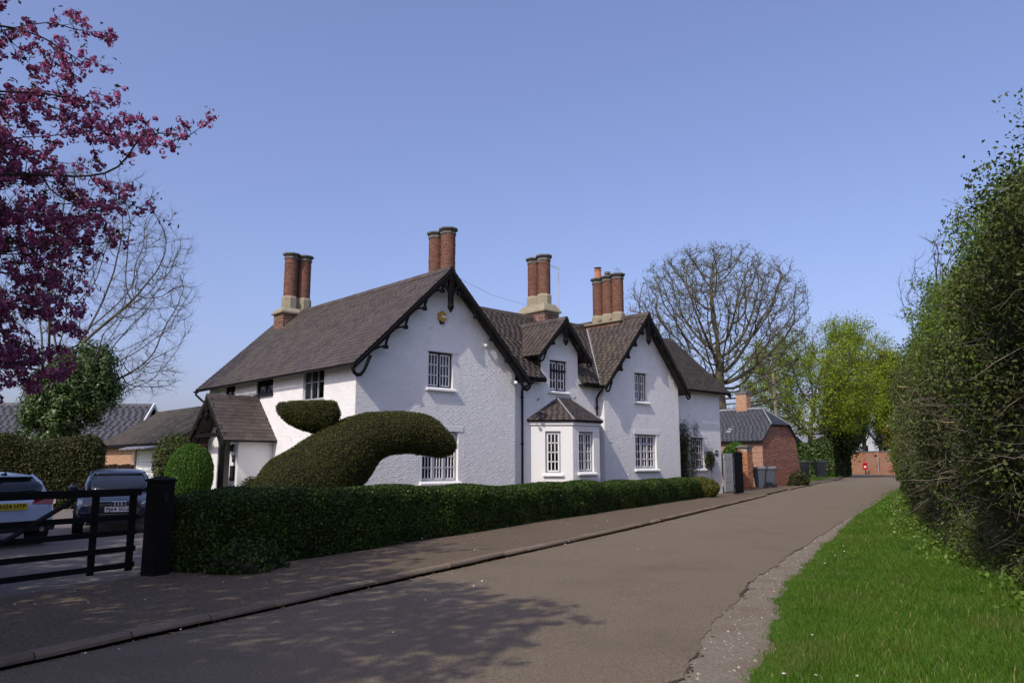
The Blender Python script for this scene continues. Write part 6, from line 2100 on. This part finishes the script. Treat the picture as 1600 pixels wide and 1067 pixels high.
for nm, mk, sz, m_ in (('foliage', ~fresh, .054, 'wild_leaf'), ('young_foliage', fresh, .050, 'wild_fresh')):
    V, F, q_ = leaf_quads(P[mk], N[mk], np.where(P[mk][:, 1] > 14, sz * 1.9, sz), .55, .3, .18, 77)
    stuff(npmesh(nm, V, F, q_, m_, wd))
# bare twigs and hacked stubs
P, N = sample_mesh(wc, 7000, 78, lambda c, n: np.where(n[:, 2] < -.6, 0, 1.0) * np.where(n[:, 0] > .3, .05, 1.0) * np.where(c[:, 1] < 10, 1.5, .4))
V, F, q_, _, _ = twigs(P + N * .06, N, .40, .0038, g, 1, .85, .08)
stuff(npmesh('bare_twigs', V, F, q_, 'twig', wd))
P, N = sample_mesh(wc, 110, 79, lambda c, n: np.where(n[:, 2] < -.6, 0, 1.0) * np.where(n[:, 0] > .3, 0, 1.0) * np.where((c[:, 1] < 9) & (c[:, 1] > 0) & (c[:, 2] > 2.3) & (c[:, 2] < 3.9), 1.0, 0.0))
V, F, q_, _, _ = twigs(P - N * .02, N, .36, .018, g, 1, .5, .7)
stuff(npmesh('cut_stubs', V, F, q_, 'cut_wood', wd))
# branching bare sprays
P, N = sample_mesh(wc, 130, 99, lambda c, n: np.where(n[:, 2] < -.6, 0, 1.0) * np.where(n[:, 0] > .3, 0, 1.0) * np.where((c[:, 1] < 6) & (c[:, 2] < 3.2), 2.0, .15))
V1, F1, q1_, mid, end = twigs(P - N * .1, N, .75, .008, g, 1, .6, .0)
V2, F2, q2_, _, _ = twigs(np.concatenate([mid, end, mid]), np.tile(N, (3, 1)), .38, .0045, g, 2, .9, .0)
stuff(npmesh('bare_sprays', np.concatenate([V1, V2]), np.concatenate([F1, F2 + len(V1)]), np.concatenate([q1_, q2_]), 'twig', wd))
# upright young shoots over the top
P, N = sample_mesh(wc, 2200, 80, lambda c, n: np.where(n[:, 2] > .45, 1.0, 0.02) * np.where(c[:, 1] < 12, 3.0, .5))
up_ = np.tile([[0, 0, 1.0]], (len(P), 1)) + N * .35
V, F, q_, mid, end = twigs(P, up_, .62, .005, g, 1, .38, .5)
stuff(npmesh('shoots', V, F, q_, 'twig', wd))
lp = np.concatenate([P + (mid - P) * t for t in np.linspace(.1, 1, 5)] + [mid + (end - mid) * t for t in np.linspace(.2, 1, 4)])
lp = np.repeat(lp, 4, 0) + g.normal(size=(len(lp) * 4, 3)) * .06
V, F, q_ = leaf_quads(lp, np.tile([[0, 0, 1.]], (len(lp), 1)), .048, .55, .2, .2, 81)
stuff(npmesh('shoot_leaves', V, F, q_, 'wild_fresh', wd))
# rough undergrowth where the verge meets the hedge
n = 9000
s = -8 + 40 * g.uniform(size=n) ** 1.5
r_in = np.interp(s, [-9, -1, 2, 8, 28, 50], [8.0, 7.45, 6.85, 6.15, 5.05, 4.9])
rr2 = r_in + .35 - np.abs(g.normal(0, .42, n))
z = .06 + g.uniform(0, .26, n) * np.clip((rr2 - r_in + .9), .1, 1)
P_ = np.stack([rr2, s, z], 1)
V, F, q_ = leaf_quads(P_, np.tile([[0, 0, 1.]], (n, 1)), .075, .6, .35, .15, 82)
o = stuff(npmesh('undergrowth', V, F, q_, 'wild_fresh'))
lane_place(o); tag(o, 'low nettles and weeds along the foot of the wild hedge', 'undergrowth')
# a few daisies on the verge
q = MB()
for _ in range(26):
    s = random.uniform(-7.5, 6); r = random.uniform(float(gravel_r(s)) + .2, 6.9)
    q.lathe([(.012, 0), (.013, .004), (.004, .008)], (r, s, .075 + .02 * random.random()), 7)
o = lane_place(stuff(q.build('daisies', 'petal_white', fix=False))); tag(o, 'tiny white daisies dotted in the verge grass', 'daisies')
